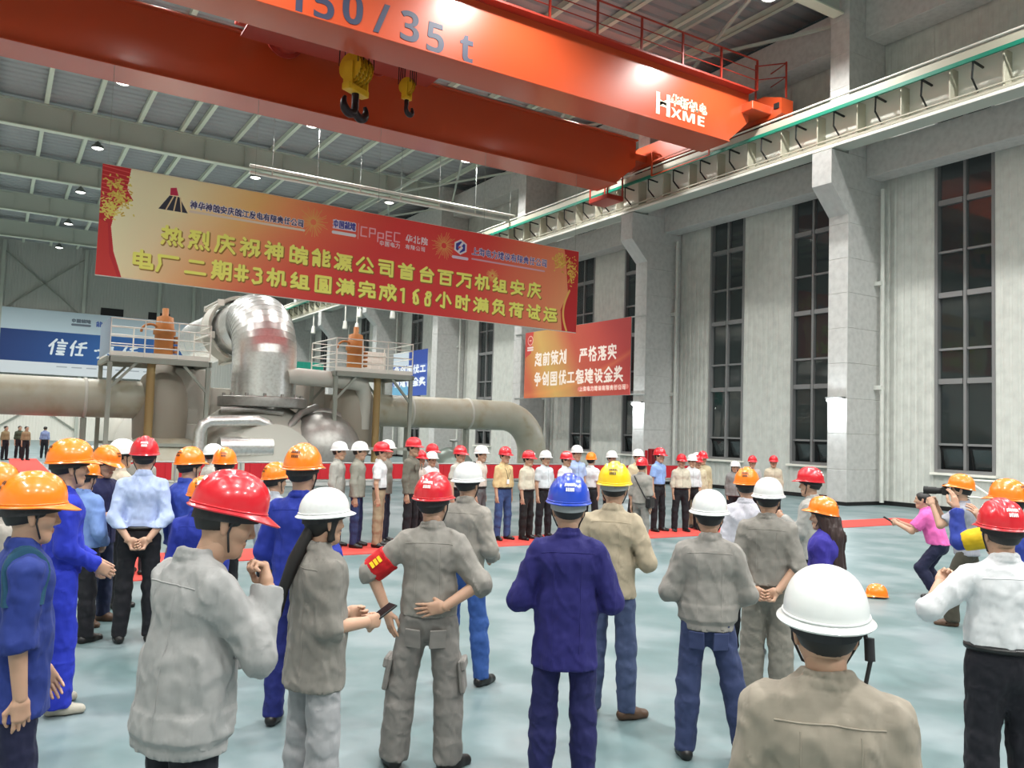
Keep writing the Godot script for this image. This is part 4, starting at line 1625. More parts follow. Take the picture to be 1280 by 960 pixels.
func turbine() -> void:
	var t := thing("steam_turbine", "steam turbine with a huge silver elbow pipe and beige casing behind the row", "turbine", Vector3(8, 0, -29.4))
	# crossover: rises, turns and runs down the hall
	var path := []
	for y in [2.95, 3.22, 3.49, 3.76, 4.03, 4.3]:
		path.append(Vector3(0, y, 0))
	path.append_array(arc(Vector3(0, 4.3, -1.45), Vector3(0, 0, 1), Vector3(0, 1, 0), 1.45, 0.09, PI / 2, 13))
	clad(path, 1.1, M.alu, t, "elbow_band", 48)
	var run := []
	for i in 8:
		run.append(Vector3(0, 5.75, -1.45 - i * 1.35))
	clad(run, 1.02, M.alu, t, "crossover_band", 40)
	# bellows on the crossover
	var g := Geo.new()
	var pr := []
	for i in 17:
		pr.append(Vector2(1.12 + (0.16 if i % 2 == 0 else 0.02), i * 0.09))
	g.lathe(pr, 40, Transform3D(Basis(Vector3.RIGHT, -PI / 2), Vector3(0, 5.75, -3.4)))
	obj("bellows", g, M.beige, t)
	g = Geo.new()
	for i in 6:
		var a := i * TAU / 6.0 + 0.3
		var o := Vector3(cos(a), sin(a), 0) * 1.36
		g.tube([Vector3(0, 5.75, -3.0) + o, Vector3(0, 5.75, -5.4) + o], 0.05, 8)
		for z in [-3.0, -5.4]:
			g.box(Vector3(0, 5.75, z) + o * 0.94, Vector3(0.24, 0.24, 0.08), 0.01)
	obj("tie_rod", g, M.beige, t)
	g = Geo.new()
	g.lathe([Vector2(1.1, -0.02), Vector2(1.5, -0.02), Vector2(1.52, 0.02), Vector2(1.52, 0.3), Vector2(1.46, 0.34), Vector2(1.12, 0.36)], 48, Transform3D(Basis.IDENTITY, Vector3(0, 2.66, 0)))
	obj("base_flange", g, M.dull, t)
	for i in 14:
		var a := i * TAU / 14.0
		g = Geo.new()
		g.lathe([Vector2(0, 0), Vector2(0.06, 0), Vector2(0.06, 0.1), Vector2(0, 0.1)], 6, Transform3D(Basis.IDENTITY, Vector3(cos(a) * 1.34, 3.0, sin(a) * 1.34)), true)
		obj("bolt", g, M.dull, t)
	# intermediate pressure casing, a barrel along the shaft, with a domed front
	g = Geo.new()
	g.lathe([Vector2(2.3, -5.2), Vector2(2.34, -5.0), Vector2(2.34, -0.6), Vector2(2.26, 0.2), Vector2(2.0, 0.9), Vector2(1.55, 1.35), Vector2(1.5, 1.6), Vector2(0.0, 1.75)], 44, Transform3D(Basis(Vector3.RIGHT, PI / 2), Vector3(0, 0.55, 0)))
	obj("barrel_casing", g, M.beige, t)
	g = Geo.new()
	g.box(Vector3(0, 0.62, -1.8), Vector3(5.3, 0.3, 6.6), 0.05)
	obj("split_flange", g, M.dull, t)
	# silver dome at the right front
	g = Geo.new()
	var dome := []
	for i in 11:
		var a := i / 10.0 * PI / 2
		dome.append(Vector2(1.42 * cos(a), 1.42 * sin(a)))
	g.lathe(dome, 36, Transform3D(Basis(Vector3.RIGHT, PI / 2), Vector3(2.0, 1.15, 0.5)))
	g.lathe([Vector2(1.42, -2.6), Vector2(1.42, 0.0)], 36, Transform3D(Basis(Vector3.RIGHT, PI / 2), Vector3(2.0, 1.15, 0.5)))
	obj("silver_dome", g, M.dull, t)
	g = Geo.new()
	g.lathe([Vector2(1.4, -0.06), Vector2(1.56, -0.05), Vector2(1.56, 0.1), Vector2(1.4, 0.12)], 36, Transform3D(Basis(Vector3.RIGHT, PI / 2), Vector3(2.0, 1.15, 0.45)))
	obj("dome_ring", g, M.dull, t)
	# left beige drum
	g = Geo.new()
	g.lathe([Vector2(0.0, -1.5), Vector2(0.75, -1.35), Vector2(1.05, -1.0), Vector2(1.1, -0.4), Vector2(1.1, 0.5), Vector2(0.85, 0.9), Vector2(0.0, 1.0)], 32, Transform3D(Basis(Vector3.BACK, PI / 2), Vector3(-3.5, 0.45, 0.5)))
	obj("side_drum", g, M.pipe, t)
	# silver drain piping at the left front
	g = Geo.new()
	g.tube([Vector3(-2.35, 0.2, 1.4), Vector3(-2.35, 1.75, 1.4), Vector3(-2.25, 1.98, 1.4), Vector3(-2.05, 2.1, 1.4), Vector3(-0.55, 2.18, 1.4), Vector3(-0.2, 2.05, 1.4), Vector3(0.35, 1.35, 1.4)], 0.19, 16)
	obj("silver_pipe", g, M.alu, t)
	g = Geo.new()
	g.tube([Vector3(-1.75, 1.28, 1.5), Vector3(-0.05, 1.3, 1.5)], 0.33, 20)
	obj("silver_drum", g, M.alu, t)
	g = Geo.new()
	g.tube([Vector3(0.3, 1.35, 1.4), Vector3(0.6, 2.0, 1.2), Vector3(1.1, 2.5, 0.9), Vector3(1.8, 2.72, 0.4)], 0.13, 12)
	g.tube([Vector3(-1.6, 2.5, 0.8), Vector3(-0.6, 2.55, 1.1), Vector3(0.4, 2.45, 1.1)], 0.1, 10)
	obj("drain_line", g, M.dull, t)
	# small beige pipe on the right, running out of the casing
	g = Geo.new()
	g.tube([Vector3(0.6, 3.72, 0.9), Vector3(0.9, 3.76, 0.95), Vector3(2.9, 3.7, 0.9), Vector3(3.35, 3.6, 0.8), Vector3(3.5, 3.2, 0.7), Vector3(3.5, 2.0, 0.6)], [0.24, 0.3, 0.3, 0.3, 0.26, 0.26], 18)
	obj("beige_branch", g, M.beige, t)
	# panelled housing behind
	for q in [[-2.3, 1.9, 1.4, 3.9, -0.9], [-1.3, 1.6, 0.9, 3.3, -1.1], [1.9, 1.9, 1.6, 3.9, -1.3], [3.2, 1.6, 1.2, 3.3, -1.5], [-2.6, 1.0, 1.5, 2.0, -0.2]]:
		g = Geo.new()
		g.box(Vector3(q[0], q[3] * 0.5, q[4] - 0.8), Vector3(q[2], q[3], 1.6), 0.03)
		obj("housing_panel", g, M.beige, t)
	g = Geo.new()
	g.box(Vector3(0, 0.1, -6.0), Vector3(8.4, 0.2, 16.0), 0.03)
	obj("plinth", g, M.concrete, t)
	# low pressure casings further down the hall
	for k in 2:
		g = Geo.new()
		g.lathe([Vector2(0.0, -3.2), Vector2(2.6, -3.0), Vector2(3.1, -2.2), Vector2(3.1, 2.2), Vector2(2.6, 3.0), Vector2(0.0, 3.2)], 40, Transform3D(Basis(Vector3.RIGHT, PI / 2), Vector3(0, 0.5, -12.5 - k * 8.5)))
		obj("low_pressure_hood", g, M.beige, t)
	# reheat valves and pipes on both sides
	for s in [-1.0, 1.0]:
		var lb := "left" if s < 0.0 else "right"
		var p := thing("reheat_pipe", ["fat beige pipe running in from the left edge to the turbine", "fat beige pipe running right from the turbine and bending down to the floor"][0 if s < 0 else 1], "pipe", Vector3(8, 0, -29.4), 0, "fat beige steam pipes")
		var pts := [Vector3(s * 3.3, 2.72, 0), Vector3(s * 5.0, 2.72, 0), Vector3(s * 7.0, 2.72, 0), Vector3(s * 9.9, 2.72, 0)]
		pts.append_array(arc(Vector3(s * 9.9, 1.22, 0), Vector3(0, 1, 0), Vector3(s, 0, 0), 1.5, 0.15, PI / 2, 8))
		pts.append(Vector3(s * 11.4, 0.0, 0))
		g = Geo.new()
		g.tube(pts, 0.61, 36)
		obj("pipe_run", g, M.pipe, p)
		g = Geo.new()
		for y in [0.0]:
			g.lathe([Vector2(0.6, 0.0), Vector2(0.86, 0.0), Vector2(0.86, 0.16), Vector2(0.62, 0.2)], 30, Transform3D(Basis.IDENTITY, Vector3(s * 11.4, y, 0)))
		obj("floor_collar", g, M.grey_paint, p)
		for xx in [5.6, 8.2]:
			g = Geo.new()
			g.lathe([Vector2(0.61, -0.05), Vector2(0.645, -0.04), Vector2(0.645, 0.04), Vector2(0.61, 0.05)], 36, Transform3D(Basis(Vector3.BACK, PI / 2), Vector3(s * xx, 2.72, 0)))
			obj("band", g, M.beige, p)
			g = Geo.new()
			g.box(Vector3(s * xx, 1.05, 0), Vector3(0.16, 2.1, 0.3), 0.02)
			obj("support", g, M.grey_paint, p)
		var v := thing("reheat_valve", "ochre steam valve with its tall actuator on the %s side of the silver elbow" % lb, "valve", Vector3(8.0 + s * 3.35, 0, -29.4), 0, "steam valves")
		g = Geo.new()
		g.lathe([Vector2(0.0, 0.9), Vector2(0.6, 1.0), Vector2(0.82, 1.5), Vector2(0.86, 2.4), Vector2(0.82, 3.0), Vector2(0.6, 3.5), Vector2(0.4, 3.7), Vector2(0.4, 3.9), Vector2(0.0, 3.9)], 32)
		g.tube([Vector3(0, 0.0, 0), Vector3(0, 1.0, 0)], 0.5, 20)
		obj("valve_body", g, mat("dusty_valve_steel", rgb8(158, 150, 136), 0.5), v)
		g = Geo.new()
		g.tube([Vector3(s * 0.5, 0.1, 1.05), Vector3(s * 0.5, 3.9, 1.05)], 0.13, 14)
		obj("oil_pipe", g, mat("dusty_ochre", rgb8(158, 132, 86), 0.6), v)
		g = Geo.new()
		g.lathe([Vector2(0.0, 3.9), Vector2(0.34, 3.9), Vector2(0.34, 4.02), Vector2(0.3, 4.06), Vector2(0.3, 4.9), Vector2(0.35, 4.92), Vector2(0.35, 5.1), Vector2(0.3, 5.12), Vector2(0.26, 5.5), Vector2(0.1, 5.56), Vector2(0.1, 5.8), Vector2(0.0, 5.82)], 24, Transform3D.IDENTITY)
		obj("actuator", g, M.ochre, v)
		g = Geo.new()
		g.tube(arc(Vector3(-0.45, 4.95, 0.1), Vector3(1, 0, 0), Vector3(0, 1, 0), 0.28, 0.0, PI, 10), 0.04, 8)
		obj("lifting_eye", g, M.ochre, v)
		g = Geo.new()
		for i in 5:
			g.box(Vector3(0.38, 4.2 + i * 0.16, 0), Vector3(0.14, 0.07, 0.3), 0.01)
		obj("spring_plate", g, M.ochre, v)
		var q := thing("valve_platform", "grey steel service platform with white railings around the %s valve" % lb, "platform", Vector3(8.0 + s * 3.62, 0, -29.4), 0, "valve platforms")
		g = Geo.new()
		for z in [-1.35, 1.35]:
			g.box(Vector3(0, 3.93, z), Vector3(3.0, 0.17, 0.1), 0.01)
		for x in [-1.5, 1.5]:
			g.box(Vector3(x, 3.93, 0), Vector3(0.1, 0.17, 2.8), 0.01)
		obj("edge_beam", g, M.grey_paint, q)
		for r in [[-1.45, -0.5, -1.3, 1.3], [0.5, 1.45, -1.3, 1.3], [-0.5, 0.5, 0.5, 1.3], [-0.5, 0.5, -1.3, -0.5]]:
			g = Geo.new()
			g.box(Vector3((r[0] + r[1]) * 0.5, 4.02, (r[2] + r[3]) * 0.5), Vector3(r[1] - r[0], 0.04, r[3] - r[2]))
			obj("deck_plate", g, M.steel, q)
		for x in [-1.45, 1.45]:
			for z in [-1.3, 1.3]:
				g = Geo.new()
				g.box(Vector3(x, 1.95, z), Vector3(0.13, 3.9, 0.13), 0.01)
				obj("leg", g, M.grey_paint, q)
		for z in [-1.3, 1.3]:
			g = Geo.new()
			g.bar(Vector3(-1.45, 3.0, z), Vector3(-0.7, 3.85, z), 0.08, 0.08)
			g.bar(Vector3(1.45, 3.0, z), Vector3(0.7, 3.85, z), 0.08, 0.08)
			g.box(Vector3(0, 1.3, z), Vector3(2.8, 0.1, 0.08))
			obj("knee_brace", g, M.grey_paint, q)
		railing(q, -1.48, 1.48, 1.33, -1.33, 4.04, M.white_paint)
		if s < 0:
			g = Geo.new()
			g.box(Vector3(-1.5, 4.66, 0), Vector3(0.02, 1.1, 2.7))
			obj("side_panel", g, mat("blue_grey_sheet", rgb8(158, 176, 196), 0.5), q)
		else:
			for k in 5:
				g = Geo.new()
				g.box(Vector3(0.22 + k * 0.3, 4.58, -1.36), Vector3(0.29, 0.95, 0.02), 0.004)
				obj("side_panel", g, M.white_paint, q)
	# gauge dome and small vessel to the right of the row
	var vs := thing("pressure_vessel", "small dark green domed vessel under the right beige pipe", "vessel", Vector3(14.6, 0, -27.6))
	g = Geo.new()
	g.lathe([Vector2(0.0, 0.0), Vector2(0.9, 0.0), Vector2(0.9, 0.5), Vector2(0.8, 0.95), Vector2(0.55, 1.25), Vector2(0.2, 1.4), Vector2(0.0, 1.42)], 28)
	obj("shell", g, mat("grey_green_shell", rgb8(118, 130, 122), 0.35, 0.3), vs)
	g = Geo.new()
	g.tube([Vector3(0.1, 1.4, 0), Vector3(0.1, 1.62, 0)], 0.05, 8)
	g.lathe([Vector2(0, 0), Vector2(0.16, 0.02), Vector2(0.16, 0.1), Vector2(0, 0.12)], 16, Transform3D(Basis.IDENTITY, Vector3(0.1, 1.6, 0)))
	obj("gauge", g, M.steel, vs)

func fittings() -> void:
	# guard rail with red cloth in front of the turbine
	var t := thing("barrier", "steel guard rail hung with red cloth panels in front of the turbine", "barrier", Vector3(0, 0, -22.0))
	var g := Geo.new()
	for yy in [0.55, 1.05]:
		g.tube([Vector3(2.3, yy, 0), Vector3(21.5, yy, 0)], 0.024, 6)
	obj("rail", g, M.steel, t)
	for i in 13:
		g = Geo.new()
		g.tube([Vector3(2.3 + i * 1.6, 0.0, 0), Vector3(2.3 + i * 1.6, 1.07, 0)], 0.026, 6)
		g.box(Vector3(2.3 + i * 1.6, 0.01, 0), Vector3(0.18, 0.02, 0.18))
		obj("post", g, M.steel, t)
	for i in 12:
		g = Geo.new()
		for k in 10:
			g.box(Vector3(2.46 + i * 1.6 + k * 0.142, 0.82, 0.035 + 0.014 * (k % 2)), Vector3(0.145, 0.42, 0.012), 0.002)
		obj("cloth_panel", g, M.red_cloth, t)
	# tray across the hall
	t = thing("cable_bridge", "pale twin pipe cable tray crossing the hall under the roof", "cable tray", Vector3(0, 13.36, -37.0))
	g = Geo.new()
	for q in [[0.0, 0.16], [0.0, -0.16]]:
		g.tube([Vector3(9.0, q[1], q[0]), Vector3(22.9, q[1], q[0])], 0.07, 10)
	obj("tray_pipe", g, M.white_paint, t)
	for i in 7:
		g = Geo.new()
		g.box(Vector3(10.0 + i * 2.1, 0, 0), Vector3(0.06, 0.36, 0.06))
		obj("clamp", g, M.white_paint, t)
		g = Geo.new()
		g.tube([Vector3(10.0 + i * 2.1, 0.16, 0), Vector3(10.0 + i * 2.1, 4.45, 0)], 0.012, 5)
		obj("hanger", g, M.steel, t)
	# fire cabinet on the second column
	t = thing("fire_cabinet", "dark red fire cabinet on the side of the second column", "cabinet", Vector3(24.0, 0.62, -26.84))
	g = Geo.new()
	g.box(Vector3(0, 0.45, 0), Vector3(0.56, 0.9, 0.2), 0.015)
	obj("body", g, M.red_box, t)
	g = Geo.new()
	g.box(Vector3(0, 0.45, 0.105), Vector3(0.46, 0.78, 0.012), 0.004)
	obj("door", g, mat("red_glass_door", rgb8(110, 26, 34), 0.2), t)
	t = thing("extinguisher_sign", "small red sign on the edge of the second column", "sign", Vector3(23.62, 1.05, -26.93))
	g = Geo.new()
	g.box(Vector3(0, 0.2, 0), Vector3(0.14, 0.4, 0.03), 0.004)
	obj("plate", g, M.red_cloth, t)
	# white horn speakers and drops on the far columns
	var hs := [[22.78, 10.2, -69.0], [22.78, 9.9, -61.4], [22.78, 10.5, -58.4], [22.78, 9.8, -52.3], [22.78, 9.5, -58.9]]
	for i in hs.size():
		t = thing("flood_lamp", ["small white lamp housing nearest the silver elbow, under the far runway", "small white lamp housing between two others above the right platform", "upper white lamp housing of the pair above the right actuator", "white lamp housing farthest right under the far runway", "lower white lamp housing of the pair above the right actuator"][i], "lamp", Vector3(hs[i][0], hs[i][1], hs[i][2]), 0.4, "white housings on the far runway")
		g = Geo.new()
		g.lathe([Vector2(0.0, 0.4), Vector2(0.12, 0.38), Vector2(0.15, 0.2), Vector2(0.2, -0.2), Vector2(0.2, -0.26), Vector2(0.0, -0.2)], 16)
		obj("housing", g, M.white_paint, t)
		g = Geo.new()
		g.tube([Vector3(0, 0.35, 0), Vector3(0, 11.66 - hs[i][1], 0)], 0.06, 8)
		obj("drop_rod", g, M.white_paint, t)
	# handrail along the wall at the right edge
	t = thing("handrail", "white steel handrail at the foot of the right hand window", "handrail", Vector3(24.6, 0, -12.6))
	g = Geo.new()
	for yy in [0.55, 1.05]:
		g.tube([Vector3(0, yy, -1.4), Vector3(0, yy, 4.4)], 0.03, 8)
	g.tube([Vector3(0, 1.05, -1.2), Vector3(-0.3, 0.1, 0.6)], 0.03, 8)
	obj("rail", g, M.white_paint, t)
	for zz in [-1.4, 1.5, 4.4]:
		g = Geo.new()
		g.tube([Vector3(0, 0.0, zz), Vector3(0, 1.05, zz)], 0.03, 8)
		obj("post", g, M.white_paint, t)
	# white cabinet on the far left by the carpet
	t = thing("cabinet", "low grey green cabinet with a white top beside the far carpet", "cabinet", Vector3(2.85, 0, -33.0))
	g = Geo.new()
	g.box(Vector3(0, 0.5, 0), Vector3(1.6, 1.0, 3.0), 0.02)
	obj("body", g, mat("grey_green_cabinet", rgb8(128, 132, 116), 0.5), t)
	g = Geo.new()
	g.box(Vector3(0, 1.03, 0), Vector3(1.7, 0.06, 3.1), 0.015)
	obj("top", g, M.white_paint, t)

# ------------------------------------------------------------------ people
# Local frame of a person: faces -z, right hand at +x, feet on y = 0, proportions for a height of 1.72.
var HEAD: Geo
var HAIR: Geo
var HAIR_LONG: Geo
var SHOE: Geo
var HANDS := {}
var HELMETS := {}
var fold := FastNoiseLite.new()
var cloth_cache := {}

func templates() -> void:
	fold.noise_type = FastNoiseLite.TYPE_SIMPLEX_SMOOTH
	fold.frequency = 1.0
	fold.fractal_octaves = 2
	fold.seed = 5
	make_head()
	make_hands()
	make_shoe()
	for k in ["ridge", "dome"]:
		HELMETS[k] = make_helmet(k)
	var sk := mat("skin", Color.WHITE, 0.55)
	sk.vertex_color_use_as_albedo = true
	sk.subsurf_scatter_enabled = true
	sk.subsurf_scatter_strength = 0.08
	M.skin = sk
	M.hair = mat("black_hair", rgb8(24, 20, 19), 0.5)
	M.hair_brown = mat("dark_brown_hair", rgb8(52, 34, 32), 0.5)
	M.shoe = mat("black_leather", rgb8(24, 22, 22), 0.35)
	M.shoe_brown = mat("brown_leather", rgb8(86, 62, 46), 0.45)
	M.shoe_white = mat("dusty_trainer", rgb8(176, 170, 156), 0.6)
	M.belt = mat("black_belt", rgb8(20, 19, 20), 0.4)
	M.strap = mat("helmet_strap", rgb8(40, 40, 44), 0.7)
	M.band = mat("grey_head_band", rgb8(150, 154, 158), 0.6)
	M.logo = mat("white_print", rgb8(236, 236, 236), 0.5)
	M.logo_dark = mat("dark_print", rgb8(60, 40, 26), 0.5)
	for q in [["red", rgb8(206, 18, 36)], ["orange", rgb8(252, 128, 16)], ["white", rgb8(224, 225, 224)], ["blue", rgb8(24, 66, 186)], ["yellow", rgb8(250, 208, 24)]]:
		var m := mat(q[0] + "_hard_hat_plastic", q[1], 0.3)
		m.clearcoat_enabled = true
		m.clearcoat = 0.5
		m.clearcoat_roughness = 0.12
		M["hat_" + q[0]] = m

func cloth(c: Color) -> StandardMaterial3D:
	var key := c.to_html()
	if not cloth_cache.has(key):
		var f := lerpf(0.72, 0.98, maxf(c.r, maxf(c.g, c.b)))
		var m := mat("cloth_" + key, Color(c.r * f, c.g * f, c.b * f), 0.85)
		m.albedo_texture = T.cloth_a
		m.normal_enabled = true
		m.normal_texture = T.fold_n
		m.normal_scale = 0.5
		m.rim_enabled = true
		m.rim = 0.15
		cloth_cache[key] = tri_tex(m, 2.2)
	return cloth_cache[key]

func make_head() -> void:
	var f := Field.new(Vector3(-0.11, -0.15, -0.14), Vector3(0.11, 0.14, 0.13), 0.0045)
	f.cap(Vector3(0, 0.035, -0.012), Vector3(0, 0.03, 0.028), 0.079, 0.08, 0.02, 1.0, 1.02)
	f.cap(Vector3(0, -0.01, -0.03), Vector3(0, -0.07, -0.046), 0.062, 0.04, 0.03, 0.95, 1.0)
	f.cap(Vector3(-0.016, -0.097, -0.062), Vector3(0.016, -0.097, -0.062), 0.018, 0.018, 0.025)
	for s in [-1.0, 1.0]:
		f.cap(Vector3(s * 0.05, -0.04, -0.01), Vector3(s * 0.03, -0.085, -0.048), 0.02, 0.018, 0.03)
		f.cap(Vector3(s * 0.044, -0.014, -0.06), Vector3(s * 0.05, -0.012, -0.03), 0.022, 0.02, 0.03)
		f.cap(Vector3(s * 0.012, 0.034, -0.087), Vector3(s * 0.048, 0.036, -0.07), 0.0095, 0.008, 0.016)
	f.cap(Vector3(0, 0.02, -0.089), Vector3(0, -0.022, -0.108), 0.009, 0.0125, 0.012)
	for s in [-1.0, 1.0]:
		f.cap(Vector3(s * 0.011, -0.029, -0.096), Vector3(s * 0.012, -0.029, -0.092), 0.009, 0.008, 0.008)
		f.cut(Vector3(s * 0.032, 0.012, -0.1), Vector3(s * 0.032, 0.012, -0.098), 0.014, 0.014)
	for s in [-1.0, 1.0]:
		f.cap(Vector3(s * 0.032, 0.011, -0.0765), Vector3(s * 0.032, 0.0111, -0.0765), 0.013, 0.013, 0.004)
		f.cap(Vector3(s * 0.016, 0.018, -0.087), Vector3(s * 0.046, 0.017, -0.08), 0.0035, 0.0035, 0.005)
	f.cap(Vector3(-0.02, -0.054, -0.087), Vector3(0.02, -0.054, -0.087), 0.0065, 0.0065, 0.006)
	f.cap(Vector3(-0.016, -0.065, -0.086), Vector3(0.016, -0.065, -0.086), 0.007, 0.007, 0.006)
	for s in [-1.0, 1.0]:
		f.cap(Vector3(s * 0.082, 0.022, 0.016), Vector3(s * 0.077, -0.025, 0.006), 0.017, 0.012, 0.008, 1.0, 1.9)
	f.cap(Vector3(0, -0.06, 0.012), Vector3(0, -0.16, 0.02), 0.053, 0.055, 0.03)
	HEAD = Geo.new()
	f.net(HEAD)
	for i in HEAD.v.size():
		var p := HEAD.v[i]
		for s in [-1.0, 1.0]:
			var e := p - Vector3(s * 0.032, 0.011, -0.0765)
			if e.length() < 0.0142 and p.z < -0.082 and absf(e.y) < 0.007:
				HEAD.c[i] = Color(0.62, 0.6, 0.56, 1.0)
				if Vector2(e.x, e.y).length() < 0.0062:
					HEAD.c[i] = Color(0.02, 0.014, 0.01, 1.0)
			if absf(absf(p.x) - 0.03) < 0.022 and absf(p.y - 0.037 + absf(absf(p.x) - 0.03) * 0.2) < 0.005 and p.z < -0.06:
				HEAD.c[i] = Color(0.035, 0.025, 0.022, 1.0)
		if absf(p.y + 0.0595) < 0.011 and absf(p.x) < 0.024 and p.z < -0.083:
			HEAD.c[i] = Color(0.82, 0.55, 0.52, 0.0)
	# hair: a cap a little larger than the skull, cut back from the face
	for k in 2:
		var h := Field.new(Vector3(-0.12, -0.13, -0.13), Vector3(0.12, 0.15, 0.14), 0.006)
		h.cap(Vector3(0, 0.037, -0.012), Vector3(0, 0.032, 0.03), 0.086, 0.088, 0.02)
		h.cap(Vector3(0, 0.01, 0.045), Vector3(0, -0.03, 0.04), 0.056, 0.05, 0.03)
		h.plane(Vector3(0, 0.06, -0.07), Vector3(0, -0.55, -1.0))
		h.plane(Vector3(0, -0.036 if k == 0 else -0.12, 0.07), Vector3(0, -1, -0.25))
		if k == 1:
			for s in [-1.0, 1.0]:
				h.cap(Vector3(s * 0.07, 0.04, -0.02), Vector3(s * 0.074, -0.08, 0.0), 0.02, 0.018, 0.02)
		var g := Geo.new()
		h.net(g)
		if k == 0:
			HAIR = g
		else:
			HAIR_LONG = g

# a hand: wrist at the origin, fingers towards -y, palm towards -z, thumb at -x (a right hand hanging, palm to the back... mirrored for the left)
func make_hands() -> void:
	for pose in ["relaxed", "fist", "hip"]:
		var f := Field.new(Vector3(-0.075, -0.21, -0.1), Vector3(0.06, 0.03, 0.05), 0.004)
		f.cap(Vector3(0, 0.025, 0), Vector3(0, -0.02, 0), 0.03, 0.029, 0.02, 1.35)
		f.cap(Vector3(-0.02, -0.03, 0), Vector3(-0.024, -0.085, 0), 0.02, 0.016, 0.02, 1.2)
		f.cap(Vector3(0.0, -0.03, 0), Vector3(0.0, -0.09, 0), 0.02, 0.016, 0.02, 1.2)
		f.cap(Vector3(0.018, -0.03, 0), Vector3(0.024, -0.08, 0), 0.018, 0.014, 0.02, 1.2)
		var bend: float = {"relaxed": 0.36, "fist": 1.45, "hip": 0.14}[pose]
		for i in 4:
			var base := Vector3(-0.028 + i * 0.0185, -0.088 + [0.002, -0.004, 0.0, 0.01][i], 0.0)
			var ls := [0.045, 0.027, 0.021]
			var sc: float = [0.92, 1.0, 0.94, 0.76][i]
			var p := base
			var ang: float = bend * [0.8, 0.9, 1.0, 1.1][i] * 0.8
			var spread: float = ([-0.09, -0.02, 0.05, 0.13][i]) * (1.6 if pose == "hip" else 0.6)
			for j in 3:
				var q: Vector3 = p + Vector3(sin(spread), -cos(ang), -sin(ang)) * ls[j] * sc
				f.cap(p, q, 0.0092 - j * 0.0009, 0.0086 - j * 0.0011, 0.004)
				p = q
				ang += bend * [1.0, 0.8, 0.6][j]
		# thumb from the side of the palm near its base
		var tb := 0.9 if pose == "fist" else 0.35
		var a := Vector3(-0.024, -0.026, -0.006)
		var b := a + Vector3(-0.03, -0.03, -0.012 - tb * 0.01)
		var c := b + Vector3(-0.008 + tb * 0.02, -0.032, -0.012 * tb)
		var d := c + Vector3(0.002 + tb * 0.016, -0.024, -0.01 * tb)
		f.cap(a, b, 0.015, 0.012, 0.012)
		f.cap(b, c, 0.0115, 0.0105, 0.004)
		f.cap(c, d, 0.0105, 0.0085, 0.003)
		var g := Geo.new()
		f.net(g)
		HANDS[pose] = g

func make_shoe() -> void:
	# ankle at the origin, toes towards -z, sole at y = -0.08
	var f := Field.new(Vector3(-0.06, -0.09, -0.22), Vector3(0.06, 0.06, 0.1), 0.007)
	f.cap(Vector3(0, -0.045, 0.035), Vector3(0, -0.045, -0.06), 0.042, 0.044, 0.03)
	f.cap(Vector3(0, -0.05, -0.06), Vector3(0.004, -0.058, -0.15), 0.046, 0.036, 0.03, 1.0, 0.95)
	f.cap(Vector3(0, 0.03, 0.0), Vector3(0, -0.02, -0.01), 0.042, 0.045, 0.03)
	f.plane(Vector3(0, -0.078, 0), Vector3(0, -1, 0))
	f.plane(Vector3(0, 0.045, 0), Vector3(0, 1, 0))
	SHOE = Geo.new()
	f.net(SHOE)

